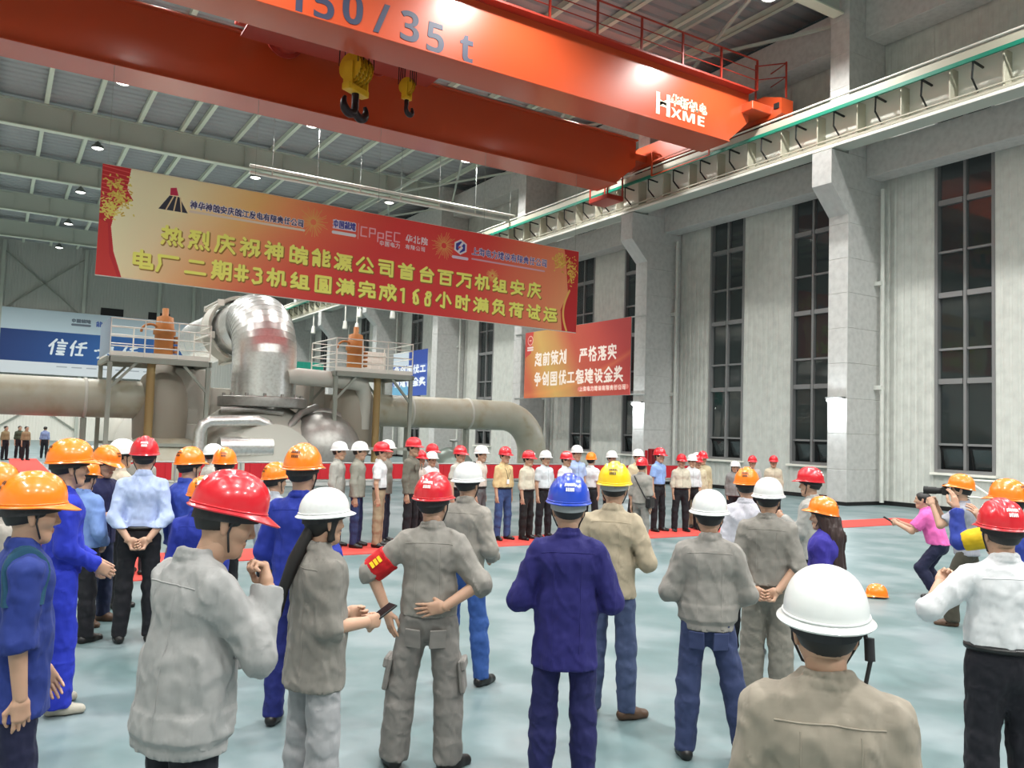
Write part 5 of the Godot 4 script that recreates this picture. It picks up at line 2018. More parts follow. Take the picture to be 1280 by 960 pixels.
# a hard hat around a head centred at the origin; parts: shell (with brim), inner, ridge
func make_helmet(kind: String) -> Dictionary:
	var out := {}
	var rows := 14
	var cols := 48
	var g := Geo.new()
	for side in 2:
		var base := g.v.size()
		for i in rows + 4:
			for k in cols + 1:
				var a := TAU * k / cols       # 0 = front (-z)
				var fr := cos(a)
				var t := minf(float(i) / rows, 1.0)
				var ph := t * PI * 0.5
				var e := 0.86                 # a squarer dome
				var sx := pow(sin(ph), e)
				var rx := 0.108
				var rz := 0.132
				var y := 0.118 * pow(maxf(cos(ph), 0.0), 0.9) + 0.045
				var x := rx * sx * sin(a)
				var z := -rz * sx * fr
				if kind == "ridge" and t < 0.97:
					var w := smoothstep(0.034, 0.022, absf(x)) * smoothstep(1.0, 0.7, t)
					y += 0.011 * w
					var w2 := smoothstep(0.012, 0.006, absf(absf(x) - 0.056)) * smoothstep(1.0, 0.75, t)
					y += 0.006 * w2
				if i > rows:
					var m := float(i - rows) / 3.0
					var vis: float = 0.016
					if kind == "ridge":
						vis = 0.010 + 0.048 * pow(maxf(fr, 0.0), 2.2)
					else:
						vis = 0.017 + 0.022 * pow(maxf(fr, 0.0), 2.0)
					x += sin(a) * vis * m
					z -= fr * vis * m
					y -= (0.010 + (0.02 * pow(maxf(fr, 0.0), 2.0) if kind == "ridge" else 0.006)) * m
				# the rim dips at the back
				y -= 0.016 * t * (0.5 - 0.5 * fr)
				var p := Vector3(x, y, z)
				if side == 1:
					p = Vector3(x * 0.965, y - 0.005, z * 0.965)
				g.vert(p, Vector3.ZERO)
		# normals from neighbours
		var wd := cols + 1
		for i in rows + 4:
			for k in wd:
				var at := base + i * wd + k
				var up := base + maxi(i - 1, 0) * wd + k
				var dn := base + mini(i + 1, rows + 3) * wd + k
				var lf := base + i * wd + (k - 1 if k > 0 else cols - 1)
				var rg := base + i * wd + (k + 1 if k < cols else 1)
				var nn := (g.v[dn] - g.v[up]).cross(g.v[rg] - g.v[lf])
				if i == 0:
					nn = Vector3.UP
				nn = nn.normalized()
				var outd := Vector3(g.v[at].x, 0.06, g.v[at].z)
				if nn.dot(outd) < 0.0:
					nn = -nn
				g.n[at] = nn if side == 0 else -nn
		for i in rows + 3:
			for k in cols:
				var q := base + i * wd + k
				g.tri(q, q + 1, q + wd)
				g.tri(q + 1, q + wd + 1, q + wd)
	# close the rim
	var wd2 := cols + 1
	var o0 := (rows + 3) * wd2
	var o1 := (rows + 4) * wd2 + (rows + 3) * wd2
	for k in cols:
		g.outface([g.v[o0 + k], g.v[o0 + k + 1], g.v[o1 + k + 1], g.v[o1 + k]], Vector3(0, 0.2, 0))
	out.shell = g.mesh()
	# raised rim line around the shell
	var path := []
	for k in 41:
		var a := TAU * k / 40.0
		path.append(Vector3(0.109 * sin(a), 0.047 - 0.016 * (0.5 - 0.5 * cos(a)), -0.133 * cos(a)))
	g = Geo.new()
	g.tube(path, 0.0035, 6, false)
	out.rim = g.mesh()
	# head band inside, seen at the back and sides
	g = Geo.new()
	for k in 40:
		var a0 := TAU * k / 40.0
		var a1 := TAU * (k + 1) / 40.0
		var pa := Vector3(0.092 * sin(a0), 0.0, -0.113 * cos(a0))
		var pb := Vector3(0.092 * sin(a1), 0.0, -0.113 * cos(a1))
		var ya := 0.010 - 0.03 * (0.5 - 0.5 * cos(a0))
		var yb := 0.010 - 0.03 * (0.5 - 0.5 * cos(a1))
		for s in [1.0, 0.97]:
			g.face([pa * s + Vector3(0, ya, 0), pb * s + Vector3(0, yb, 0), pb * s + Vector3(0, yb + 0.034, 0), pa * s + Vector3(0, ya + 0.034, 0)], (pa + pb).normalized() * (1.0 if s > 0.99 else -1.0))
	out.band = g.mesh()
	# chin strap
	g = Geo.new()
	g.tube([Vector3(-0.086, 0.04, -0.02), Vector3(-0.082, -0.04, -0.012), Vector3(-0.055, -0.1, -0.035), Vector3(0, -0.122, -0.05), Vector3(0.055, -0.1, -0.035), Vector3(0.082, -0.04, -0.012), Vector3(0.086, 0.04, -0.02)], 0.004, 6)
	out.strap = g.mesh()
	# maker's marks: two rows of print on the front and on the back
	for s in [-1.0, 1.0]:
		g = Geo.new()
		for r in 2:
			for q in 7:
				if r == 1 and q in [0, 6]:
					continue
				var ps := []
				for cn in [[0.0, 0.0], [0.75, 0.0], [0.75, 1.0], [0.0, 1.0]]:
					var a: float = (q - 3.5 + cn[0]) * 0.085
					var t: float = 0.56 + r * 0.13 + cn[1] * 0.085
					ps.append(shell_at(kind, t, a + (0.0 if s < 0.0 else PI)) * 1.0)
				var nn: Vector3 = (ps[2] - ps[0]).cross(ps[1] - ps[0]).normalized()
				if nn.dot(ps[0]) < 0.0:
					nn = -nn
				for m in 4:
					ps[m] += nn * 0.0035
				g.face(ps, nn)
		out["mark_front" if s < 0.0 else "mark_back"] = g.mesh()
	return out

func shell_at(kind: String, t: float, a: float) -> Vector3:
	var fr := cos(a)
	var ph := t * PI * 0.5
	var sx := pow(sin(ph), 0.86)
	var y := 0.118 * pow(maxf(cos(ph), 0.0), 0.9) + 0.045
	var x := 0.108 * sx * sin(a)
	var z := -0.132 * sx * fr
	if kind == "ridge" and t < 0.97:
		y += 0.011 * smoothstep(0.034, 0.022, absf(x)) * smoothstep(1.0, 0.7, t)
		y += 0.006 * smoothstep(0.012, 0.006, absf(absf(x) - 0.056)) * smoothstep(1.0, 0.75, t)
	y -= 0.016 * t * (0.5 - 0.5 * fr)
	return Vector3(x, y, z)

func basis_to(dn: Vector3, palm: Vector3) -> Basis:
	# maps -y to dn and -z to palm
	var y := -dn.normalized()
	var z := -(palm - y * palm.dot(y)).normalized()
	var x := y.cross(z)
	return Basis(x, y, z)

# o: see crowd(). Builds one person with its parts.
func person(o: Dictionary) -> Node3D:
	var H: float = o.get("h", 1.72)
	var k := H / 1.72
	var cell: float = o.get("cell", 0.014)
	var wide: float = o.get("wide", 0.95)
	var fem: bool = o.get("female", false)
	var root := thing("person", o.label, "person", Vector3(o.at[0], 0, o.at[1]), o.face, o.get("group", ""))
	var off := Vector3(rng.randf() * 20.0, rng.randf() * 20.0, rng.randf() * 20.0)
	# joints
	var lean: Vector3 = o.get("lean", Vector3.ZERO)          # shift of the chest; shoulders and head follow
	var hip_w := 0.088
	var sh_w := (0.153 if not fem else 0.138) * wide
	var pel := Vector3(0, 0.93, 0)
	var J := {}
	var leg_l: Array = o.get("ll", [Vector3(-0.05, -1, 0.0), Vector3(-0.03, -1, 0.03)])
	var leg_r: Array = o.get("lr", [Vector3(0.05, -1, 0.0), Vector3(0.03, -1, 0.03)])
	for s in 2:
		var sg := -1.0 if s == 0 else 1.0
		var L: Array = leg_l if s == 0 else leg_r
		J["hip%d" % s] = pel + Vector3(sg * hip_w, -0.03, 0)
		J["knee%d" % s] = J["hip%d" % s] + L[0].normalized() * 0.42
		J["ankle%d" % s] = J["knee%d" % s] + L[1].normalized() * 0.40
	var drop: float = 0.08 - minf(J.ankle0.y, J.ankle1.y)
	for key in J.keys():
		J[key] += Vector3(0, drop, 0)
	pel += Vector3(0, drop, 0)
	var waist := pel + Vector3(0, 0.13, 0) + lean * 0.3
	var chest := pel + Vector3(0, 0.36, 0.01) + lean * 0.8
	var neck := pel + Vector3(0, 0.512, 0.018) + lean
	var headc: Vector3 = pel + Vector3(0, 0.658, -0.012) + lean * 1.08 + o.get("head_off", Vector3.ZERO)
	var shrug: float = o.get("shrug", 0.0)
	var arms := [o.get("al", [Vector3(-0.16, -1, 0.06), Vector3(-0.05, -1, -0.12)]), o.get("ar", [Vector3(0.16, -1, 0.06), Vector3(0.05, -1, -0.12)])]
	for s in 2:
		var sg := -1.0 if s == 0 else 1.0
		J["sh%d" % s] = pel + Vector3(sg * sh_w, 0.43 + shrug, 0.015) + lean * 0.95
		J["el%d" % s] = J["sh%d" % s] + arms[s][0].normalized() * 0.285
		J["wr%d" % s] = J["el%d" % s] + arms[s][1].normalized() * 0.25
	# scale to height
	for key in J.keys():
		J[key] *= k
	pel *= k
	waist *= k
	chest *= k
	neck *= k
	headc *= k
	var coat: bool = o.get("coat", true)                     # worn loose over the trousers
	var fat: float = o.get("fat", 0.0)
	var sleeve: String = o.get("sleeve", "long")
	var lo := Vector3(9, 9, 9)
	var hi := -lo
	for key in J.keys():
		lo = Vector3(minf(lo.x, J[key].x), minf(lo.y, J[key].y), minf(lo.z, J[key].z))
		hi = Vector3(maxf(hi.x, J[key].x), maxf(hi.y, J[key].y), maxf(hi.z, J[key].z))
	var hem: float = o.get("hem", 0.80 if coat else 0.998) * k + drop * k
	# ---- shirt or jacket
	var up := Field.new(Vector3(minf(lo.x - 0.1, -0.3), hem - 0.05, minf(lo.z - 0.1, -0.26)), Vector3(maxf(hi.x + 0.1, 0.3), neck.y + 0.12, maxf(hi.z + 0.1, 0.26)), cell)
	var lw := 0.016 if coat else 0.004
	up.cap(Vector3(pel.x, minf(pel.y - 0.08, hem + 0.02) if coat else pel.y + 0.02, pel.z + 0.01), waist, ((0.172 if not fem else 0.174) if coat else 0.15) * wide + lw + fat, 0.15 * wide + lw + fat, 0.05, 1.32)
	up.cap(waist, chest, 0.15 * wide + lw + fat, 0.158 * wide + lw * 0.6, 0.06, 1.36)
	up.cap(chest + Vector3(-0.07, 0.02, 0), chest + Vector3(0.07, 0.02, 0), 0.108 + lw * 0.5, 0.108 + lw * 0.5, 0.06, 1.02)
	up.cap(J.sh0 + Vector3(0.03, 0.0, 0), neck + Vector3(-0.025, -0.035, 0), 0.06 + lw * 0.3, 0.062, 0.045)
	up.cap(J.sh1 + Vector3(-0.03, 0.0, 0), neck + Vector3(0.025, -0.035, 0), 0.06 + lw * 0.3, 0.062, 0.045)
	var slim := 0.86 if fem else 1.0
	for s in 2:
		var a: Vector3 = J["sh%d" % s]
		var b: Vector3 = J["el%d" % s]
		var c: Vector3 = J["wr%d" % s]
		var aw := (lw * 0.6 + 0.006) + minf(fat, 0.012) * 0.2
		var arm := up.beside([a, b], 0.13)
		arm.cap(a, b, 0.061 * slim + aw, 0.049 * slim + aw, 0.03)
		if sleeve == "short":
			var m := a.lerp(b, 0.74)
			arm.cap(a.lerp(b, 0.4), b, 0.06 * slim + aw, 0.062 * slim + aw, 0.03)
			arm.plane(m, b - a)
		up.join(arm, 0.022)
		if sleeve == "rolled":
			var fo := up.beside([b, b.lerp(c, 0.4)], 0.12)
			fo.cap(b, b.lerp(c, 0.35), 0.049 * slim + aw, 0.048 * slim + aw, 0.03)
			fo.cap(b.lerp(c, 0.02), b.lerp(c, 0.1), 0.054 * slim + aw, 0.054 * slim + aw, 0.012)
			fo.plane(b.lerp(c, 0.16), c - b)
			up.join(fo, 0.03)
		elif sleeve == "long":
			var fo := up.beside([b, c], 0.12)
			fo.cap(b, c, 0.049 * slim + aw, 0.037 * slim + aw, 0.035)
			fo.cap(c.lerp(b, 0.12), c.lerp(b, 0.04), 0.041 * slim + aw, 0.041 * slim + aw, 0.01)
			fo.plane(c.lerp(b, 0.02), c - b)
			up.join(fo, 0.03)
	# collar
	var cn := neck + Vector3(0, 0.012, 0.0)
	for i in 12:
		var a := TAU * i / 12.0
		var b := TAU * (i + 1) / 12.0
		var pa := cn + Vector3(sin(a) * 0.062, 0.016 * cos(a) * 0.5 + 0.004, cos(a) * 0.058)
		var pb := cn + Vector3(sin(b) * 0.062, 0.016 * cos(b) * 0.5 + 0.004, cos(b) * 0.058)
		up.cap(pa, pb, 0.0145, 0.0145, 0.012)
		up.cap(pa + Vector3(-sin(a) * 0.004, 0.024, -cos(a) * 0.004), pb + Vector3(-sin(b) * 0.004, 0.024, -cos(b) * 0.004), 0.0105, 0.0105, 0.012)
	up.ruffle(fold, o.get("folds", 0.011), Vector3(8.0, 3.2, 8.0), off)
	up.ruffle(fold, 0.005, Vector3(14.0, 10.0, 14.0), off)
	if cell < 0.016:
		up.crease(fold, 0.006, Vector3(5.0, 4.0, 5.0), off * 1.7)
	if o.get("waistband", false):
		up.band(hem, hem + 0.05, 0.016, Vector3(pel.x, 0, pel.z), 0.3)
		up.band(hem + 0.05, hem + 0.15, -0.008, Vector3(pel.x, 0, pel.z), 0.22)
	var hem_r := 0.36
	up.plane(Vector3(pel.x, hem, pel.z), Vector3(0, -1, 0), hem_r)
	var g := Geo.new()
	up.net(g)
	var shirt := obj("jacket" if coat else "shirt", g, cloth(o.top), root)
	if cell < 0.0137:
		var sg := Geo.new()
		var line := []
		for i in 15:
			var x := lerpf(-0.145, 0.145, i / 14.0) * k
			var y := chest.y + (0.085 - 0.1 * pow(x, 2.0) * 4.0) * k
			line.append(Vector3(x + chest.x, y, up.surf(x + chest.x, y, 1.0) + 0.0003))
		sg.tube(line, 0.0028, 6)
		obj("yoke_seam", sg, cloth(o.top), shirt)
		if coat:
			for sx in [-0.075, 0.075]:
				sg = Geo.new()
				line = []
				for i in 12:
					var y := lerpf(chest.y + 0.06, hem + 0.1, i / 11.0)
					line.append(Vector3(sx + chest.x * 0.5, y, up.surf(sx + chest.x * 0.5, y, 1.0) + 0.0))
				sg.tube(line, 0.0024, 6)
				obj("back_pleat", sg, cloth(o.top), shirt)
	elif absf(wrapf(o.face + atan2(o.at[0], -o.at[1]), -PI, PI)) > 1.2:
		var sg := Geo.new()
		var line := []
		for i in 9:
			var y := lerpf(neck.y - 0.05, hem + 0.01, i / 8.0)
			line.append(Vector3(lean.x * 0.5, y, up.surf(lean.x * 0.5, y, -1.0) + 0.001))
		sg.tube(line, 0.006, 6)
		obj("button_placket", sg, cloth(o.top.darkened(0.12)), shirt)
	# ---- trousers
	var top_y := minf(pel.y + 0.02 * k, hem + 0.06) if coat else pel.y + 0.085 * k
	var dn := Field.new(Vector3(lo.x - 0.16, 0.0, minf(lo.z - 0.16, -0.22)), Vector3(hi.x + 0.16, top_y + 0.04, maxf(hi.z + 0.16, 0.22)), cell)
	if not o.get("no_legs", false):
		dn.cap(pel + Vector3(0, 0.1, 0.0) * k, pel + Vector3(0, -0.03, 0.012), (0.14 if coat else 0.158) * wide + fat * (0.6 if coat else 1.0), (0.15 if coat else 0.158) * wide, 0.05, 1.36)
		var loose: float = o.get("loose", 0.012)
		for s in 2:
			var a: Vector3 = J["hip%d" % s]
			var b: Vector3 = J["knee%d" % s]
			var c: Vector3 = J["ankle%d" % s]
			dn.cap(a + Vector3(0, -0.01, 0.01), b, (0.08 if coat else 0.088) * wide + loose * 0.6, 0.06 + loose, 0.04)
			dn.cap(b, c, 0.06 + loose, 0.046 + loose * 1.6, 0.03)
			dn.cap(b.lerp(c, 0.3) + Vector3(0, 0, 0.012), b.lerp(c, 0.5), 0.056 + loose, 0.05 + loose, 0.03)
			dn.plane(c + (c - b).normalized() * 0.03, c - b, 0.12)
		dn.ruffle(fold, 0.009, Vector3(9.0, 5.0, 9.0), off)
		dn.ruffle(fold, 0.004, Vector3(20.0, 11.0, 20.0), off)
		if cell < 0.016:
			dn.crease(fold, 0.005, Vector3(5.0, 6.0, 5.0), off * 1.3)
		dn.plane(Vector3(pel.x, top_y, pel.z), Vector3(0, 1, 0), 0.3)
		g = Geo.new()
		dn.net(g)
		obj("trousers", g, cloth(o.legs), root)
		for s in 2:
			var c: Vector3 = J["ankle%d" % s]
			var b: Vector3 = J["knee%d" % s]
			var tw: float = o.get("toe", [0.18, -0.18])[s]
			var tilt := clampf((c.y - 0.082 * k) * -2.4, -0.7, 0.0)
			var sg := Geo.new()
			sg.add(SHOE, Transform3D(Basis(Vector3.UP, tw) * Basis(Vector3.RIGHT, tilt), c))
			obj("shoe", sg, o.get("shoes", M.shoe), root)
	if not coat:
		g = Geo.new()
		var path := []
		var rx := 0.166 * wide + fat
		for i in 33:
			var a := TAU * i / 32.0
			path.append(Vector3(sin(a) * rx, pel.y + 0.065 * k, cos(a) * (rx / 1.34) + 0.003))
		g.tube(path, 0.008, 8, false, 2.4)
		obj("belt", g, M.belt, root)
	# ---- body: neck, core, arms and legs in one skin, head and hands joined in
	var bd := Field.new(Vector3(minf(lo.x - 0.08, -0.24), maxf(lo.y - 0.06, 0.02), minf(lo.z - 0.1, -0.2)), Vector3(maxf(hi.x + 0.08, 0.24), headc.y + 0.02, maxf(hi.z + 0.1, 0.2)), cell)
	bd.cap(headc + Vector3(0, -0.075, 0.02), neck + Vector3(0, -0.04, 0.0), 0.054 * (0.88 if fem else 1.0), 0.052, 0.02)
	bd.cap(neck + Vector3(0, -0.12, 0), pel, 0.075, 0.09, 0.03)
	for s in 2:
		bd.cap(neck + Vector3(0, -0.08, 0), J["sh%d" % s], 0.04, 0.038, 0.02)
		bd.cap(J["sh%d" % s], J["el%d" % s], 0.046, 0.039, 0.02)
		bd.cap(J["el%d" % s], J["wr%d" % s], 0.041, 0.029, 0.02)
		bd.cap(J["hip%d" % s], J["knee%d" % s], 0.06, 0.045, 0.03)
		bd.cap(J["knee%d" % s], J["ankle%d" % s], 0.045, 0.034, 0.03)
	var tone: Color = o.get("skin", Color(0.5, 0.295, 0.2))
	g = Geo.new()
	g.use_c = true
	var raw := Geo.new()
	bd.net(raw)
	g.add(raw, Transform3D.IDENTITY, tone)
	var hb := Basis(Vector3.UP, o.get("turn", 0.0)) * Basis(Vector3.RIGHT, o.get("nod", 0.0)) * Basis(Vector3.BACK, o.get("tilt", 0.0))
	var hs := k * (0.98 if fem else 1.03)
	g.add(HEAD, Transform3D(hb.scaled(Vector3(hs, hs, hs)), headc), tone)
	var hp: Array = o.get("hands", ["relaxed", "relaxed"])
	var palms: Array = o.get("palms", [Vector3(1, 0, 0.2), Vector3(-1, 0, 0.2)])
	for s in 2:
		var dir: Vector3 = (J["wr%d" % s] - J["el%d" % s]).normalized()
		var hd: Array = o.get("hand_dir", [null, null])
		if hd[s] != null:
			dir = hd[s].normalized()
		var b := basis_to(dir, palms[s])
		var mirror := Basis.IDENTITY
		if s == 0:
			mirror = Basis.from_scale(Vector3(-1, 1, 1))
		g.add(HANDS[hp[s]], Transform3D((b * mirror).scaled(Vector3(k, k, k)), J["wr%d" % s]), tone)
	obj("body", g, M.skin, root)
	# ---- hair and hard hat
	var hg := Geo.new()
	hg.add(HAIR_LONG if fem else HAIR, Transform3D(hb.scaled(Vector3(hs, hs, hs)), headc))
	if o.has("ponytail"):
		var q: Array = o.ponytail
		var pts := [headc + hb * Vector3(0, -0.01, 0.075), headc + Vector3(0, -0.07, 0.1), headc + Vector3(0.0, -0.18, 0.125) + q[0] * 0.5, headc + Vector3(0, -0.32, 0.145) + q[0], headc + Vector3(0, -0.46, 0.14) + q[0] * 1.3]
		hg.tube(pts, [0.024, 0.032, 0.036, 0.028, 0.01], 14)
	if o.has("mane"):
		var hf := Field.new(headc + Vector3(-0.2, -0.5, -0.12), headc + Vector3(0.2, 0.06, 0.24), 0.012)
		hf.cap(headc + Vector3(0, -0.02, 0.05), headc + Vector3(0, -0.15, 0.085), 0.09, 0.1, 0.05)
		hf.cap(headc + Vector3(0, -0.15, 0.085), headc + Vector3(0, -0.4, 0.12), 0.1, 0.1, 0.05, 1.5)
		hf.ruffle(fold, 0.02, Vector3(26.0, 3.0, 26.0), off)
		hf.net(hg)
	obj("hair", hg, o.get("hair", M.hair), root)
	if o.get("hat", "") != "":
		var kind: String = o.get("shell", "dome" if o.hat == "white" else "ridge")
		var tm: Dictionary = HELMETS[kind]
		var sh := obj("hard_hat", tm.shell, M["hat_" + o.hat], root)
		var fit: float = hs * o.get("hat_size", 1.06)
		sh.transform = Transform3D((hb * Basis(Vector3.RIGHT, o.get("hat_tip", 0.0)) * Basis(Vector3.BACK, o.get("hat_roll", 0.0))).scaled(Vector3(fit, fit, fit)), headc + hb * Vector3(0, 0.02, 0.004))
		if cell < 0.0165:
			obj("rim_line", tm.rim, M["hat_" + o.hat], sh)
			obj("head_band", tm.band, o.get("band", M.strap), sh)
			obj("chin_strap", tm.strap, M.strap, sh)
		if o.get("mark", true):
			var dark: bool = o.hat == "yellow" or o.hat == "orange"
			if o.hat == "white":
				pass
			else:
				obj("print", tm.mark_front, M.logo_dark if dark else M.logo, sh)
				obj("print", tm.mark_back, M.logo_dark if dark else M.logo, sh)
	# ---- extras
	for q in o.get("extras", []):
		match q[0]:
			"armband":
				var s: int = q[1]
				var a: Vector3 = J["sh%d" % s]
				var b: Vector3 = J["el%d" % s]
				var f := Field.new(a.lerp(b, 0.7) - Vector3(0.16, 0.16, 0.16), a.lerp(b, 0.7) + Vector3(0.16, 0.16, 0.16), 0.009)
				f.cap(a.lerp(b, q[3]), a.lerp(b, q[4]), 0.086, 0.08, 0.02)
				f.plane(a.lerp(b, q[3]), a - b)
				f.plane(a.lerp(b, q[4]), b - a)
				f.ruffle(fold, 0.005, Vector3(14, 14, 14), off)
				g = Geo.new()
				f.net(g)
				obj("armband", g, cloth(q[2]), root)
				if q.size() > 5:
					g = Geo.new()
					var dd := (b - a).normalized()
					for i in 3:
						var cc := a.lerp(b, lerpf(q[3], q[4], 0.3 + 0.2 * i))
						var outw: Vector3 = (q[5] - dd * dd.dot(q[5])).normalized()
						g.bar(cc + outw * 0.086 - dd.cross(outw) * 0.02, cc + outw * 0.086 + dd.cross(outw) * 0.02, 0.02, 0.006, outw)
					obj("armband_print", g, M.hat_yellow, root)
			"strap":
				# across the back from one shoulder to the other hip
				g = Geo.new()
				var pts := []
				var sgn: float = q[1]
				for i in 13:
					var t := i / 12.0
					var y := lerpf(neck.y - 0.02, pel.y + 0.02, t)
					var x := lerpf(-sgn * 0.09, sgn * 0.17, t)
					pts.append(Vector3(x + lean.x, y, 0.128 + 0.012 * sin(t * PI) + lean.z * (1.0 - t)))
				g.tube(pts, 0.017, 6, true, 0.6)
				obj("bag_strap", g, M.belt, root)
				g = Geo.new()
				g.box(Vector3(sgn * 0.2, pel.y - 0.02, 0.05), Vector3(0.1, 0.2, 0.24), 0.03)
				obj("bag", g, M.belt, root)
			"cargo":
				for s in 2:
					var sg2 := -1.0 if s == 0 else 1.0
					var m: Vector3 = J["hip%d" % s].lerp(J["knee%d" % s], 0.78)
					g = Geo.new()
					var dd: Vector3 = (J["knee%d" % s] - J["hip%d" % s]).normalized()
					g.box(m + Vector3(sg2 * 0.092, 0, 0.01), Vector3(0.03, 0.19, 0.16), 0.012, basis_to(dd, Vector3(0, 0, -1)))
					g.box(m + Vector3(sg2 * 0.1, 0.07, 0.01), Vector3(0.03, 0.06, 0.17), 0.01, basis_to(dd, Vector3(0, 0, -1)))
					obj("cargo_pocket", g, cloth(o.legs), root)
			"back_pockets":
				for s in 2:
					var sg2 := -1.0 if s == 0 else 1.0
					g = Geo.new()
					g.box(pel + Vector3(sg2 * 0.075, -0.125, 0.119), Vector3(0.1, 0.11, 0.014), 0.005, Basis(Vector3.UP, sg2 * 0.38) * Basis(Vector3.RIGHT, 0.1))
					obj("back_pocket", g, cloth(o.legs), root)
			"chest_pockets":
				for s in 2:
					var sg2 := -1.0 if s == 0 else 1.0
					g = Geo.new()
					g.box(chest + Vector3(sg2 * 0.085, 0.0, -0.152), Vector3(0.1, 0.1, 0.012), 0.005, Basis(Vector3.UP, -sg2 * 0.3))
					g.box(chest + Vector3(sg2 * 0.085, 0.045, -0.156), Vector3(0.105, 0.035, 0.012), 0.005, Basis(Vector3.UP, -sg2 * 0.3))
					obj("chest_pocket", g, cloth(o.top), root)
			"badge":
				g = Geo.new()
				g.box(waist + Vector3(0.03, 0.06, -0.148), Vector3(0.06, 0.085, 0.006), 0.002)
				obj("badge", g, M.logo, root)
				g = Geo.new()
				g.tube([waist + Vector3(0.03, 0.1, -0.145), chest + Vector3(0.06, 0.04, -0.145), neck + Vector3(0.07, 0.0, -0.02)], 0.004, 5)
				g.tube([waist + Vector3(0.03, 0.1, -0.145), chest + Vector3(-0.05, 0.04, -0.145), neck + Vector3(-0.07, 0.0, -0.02)], 0.004, 5)
				obj("lanyard", g, M.belt, root)
			"watch":
				g = Geo.new()
				var wv: Vector3 = J["wr%d" % q[1]]
				var dv: Vector3 = (wv - J["el%d" % q[1]]).normalized()
				g.tube([wv - dv * 0.035, wv - dv * 0.015], 0.034, 14)
				obj("watch", g, M.steel, root)
			"loose_strap":
				g = Geo.new()
				g.tube([headc + Vector3(0.1, 0.02, 0.0), headc + Vector3(0.115, -0.06, 0.01), headc + Vector3(0.1, -0.13, 0.02), headc + Vector3(0.07, -0.16, 0.0), headc + Vector3(0.06, -0.13, -0.03)], 0.006, 6)
				g.tube([headc + Vector3(0.112, -0.0, 0.005), headc + Vector3(0.114, -0.06, 0.01)], 0.014, 8)
				obj("hanging_strap", g, M.strap, root)
			"shoulder_stripe":
				var f := Field.new(J.sh1 - Vector3(0.14, 0.14, 0.16), J.sh1 + Vector3(0.14, 0.14, 0.16), 0.008)
				f.cap(J.sh1 + Vector3(0.0, 0.0, 0), neck + Vector3(0.025, -0.035, 0), 0.088, 0.08, 0.02)
				f.cap(J.sh1, J.el1, 0.088, 0.08, 0.03)
				f.plane(J.sh1 + Vector3(0.01, 0, 0), Vector3(1, 0.35, 0))
				f.plane(J.sh1 + Vector3(-0.03, 0, 0), Vector3(-1, -0.35, 0))
				g = Geo.new()
				f.net(g)
				obj("shoulder_stripe", g, cloth(q[1]), root)
	root.set_meta("joints", J)
	root.set_meta("head", headc)
	return root

# angle seen by the camera: 0 shows the back, 90 faces picture right, 180 faces us, -90 faces picture left
func seen(x: float, z: float, a: float) -> float:
	return -(atan2(x, -z) + deg_to_rad(a))

const GREY := Color(0.66, 0.635, 0.60)
const GREY2 := Color(0.62, 0.60, 0.57)
const BEIGE := Color(0.76, 0.70, 0.60)
const CREAM := Color(0.86, 0.82, 0.74)
const SNOW := Color(0.9, 0.9, 0.91)
const SKYB := Color(0.68, 0.76, 0.92)
const COVER := Color(0.13, 0.21, 0.66)
const NAVY := Color(0.12, 0.11, 0.42)
const INK := Color(0.09, 0.09, 0.13)
const JEAN := Color(0.24, 0.34, 0.56)
const JEAN2 := Color(0.30, 0.36, 0.52)
const KHAKI := Color(0.66, 0.58, 0.46)

func put(x: float, z: float, a: float, h: float, label: String, o: Dictionary) -> Node3D:
	var d := sqrt(x * x + z * z)
	o.at = [x, z]
	o.face = seen(x, z, a)
	o.h = h
	o.label = label
	if not o.has("cell"):
		o.cell = 0.0108 if d < 5.2 else (0.0128 if d < 7.2 else (0.015 if d < 10.5 else 0.019))
	var p := person(o)
	if (x > 1.9 and x < 21.3 and z < -12.73 and z > -13.87) or (x > 0.7 and x < 1.9 and z < -11.6 and z > -47.4):
		p.position.y = 0.012
	return p

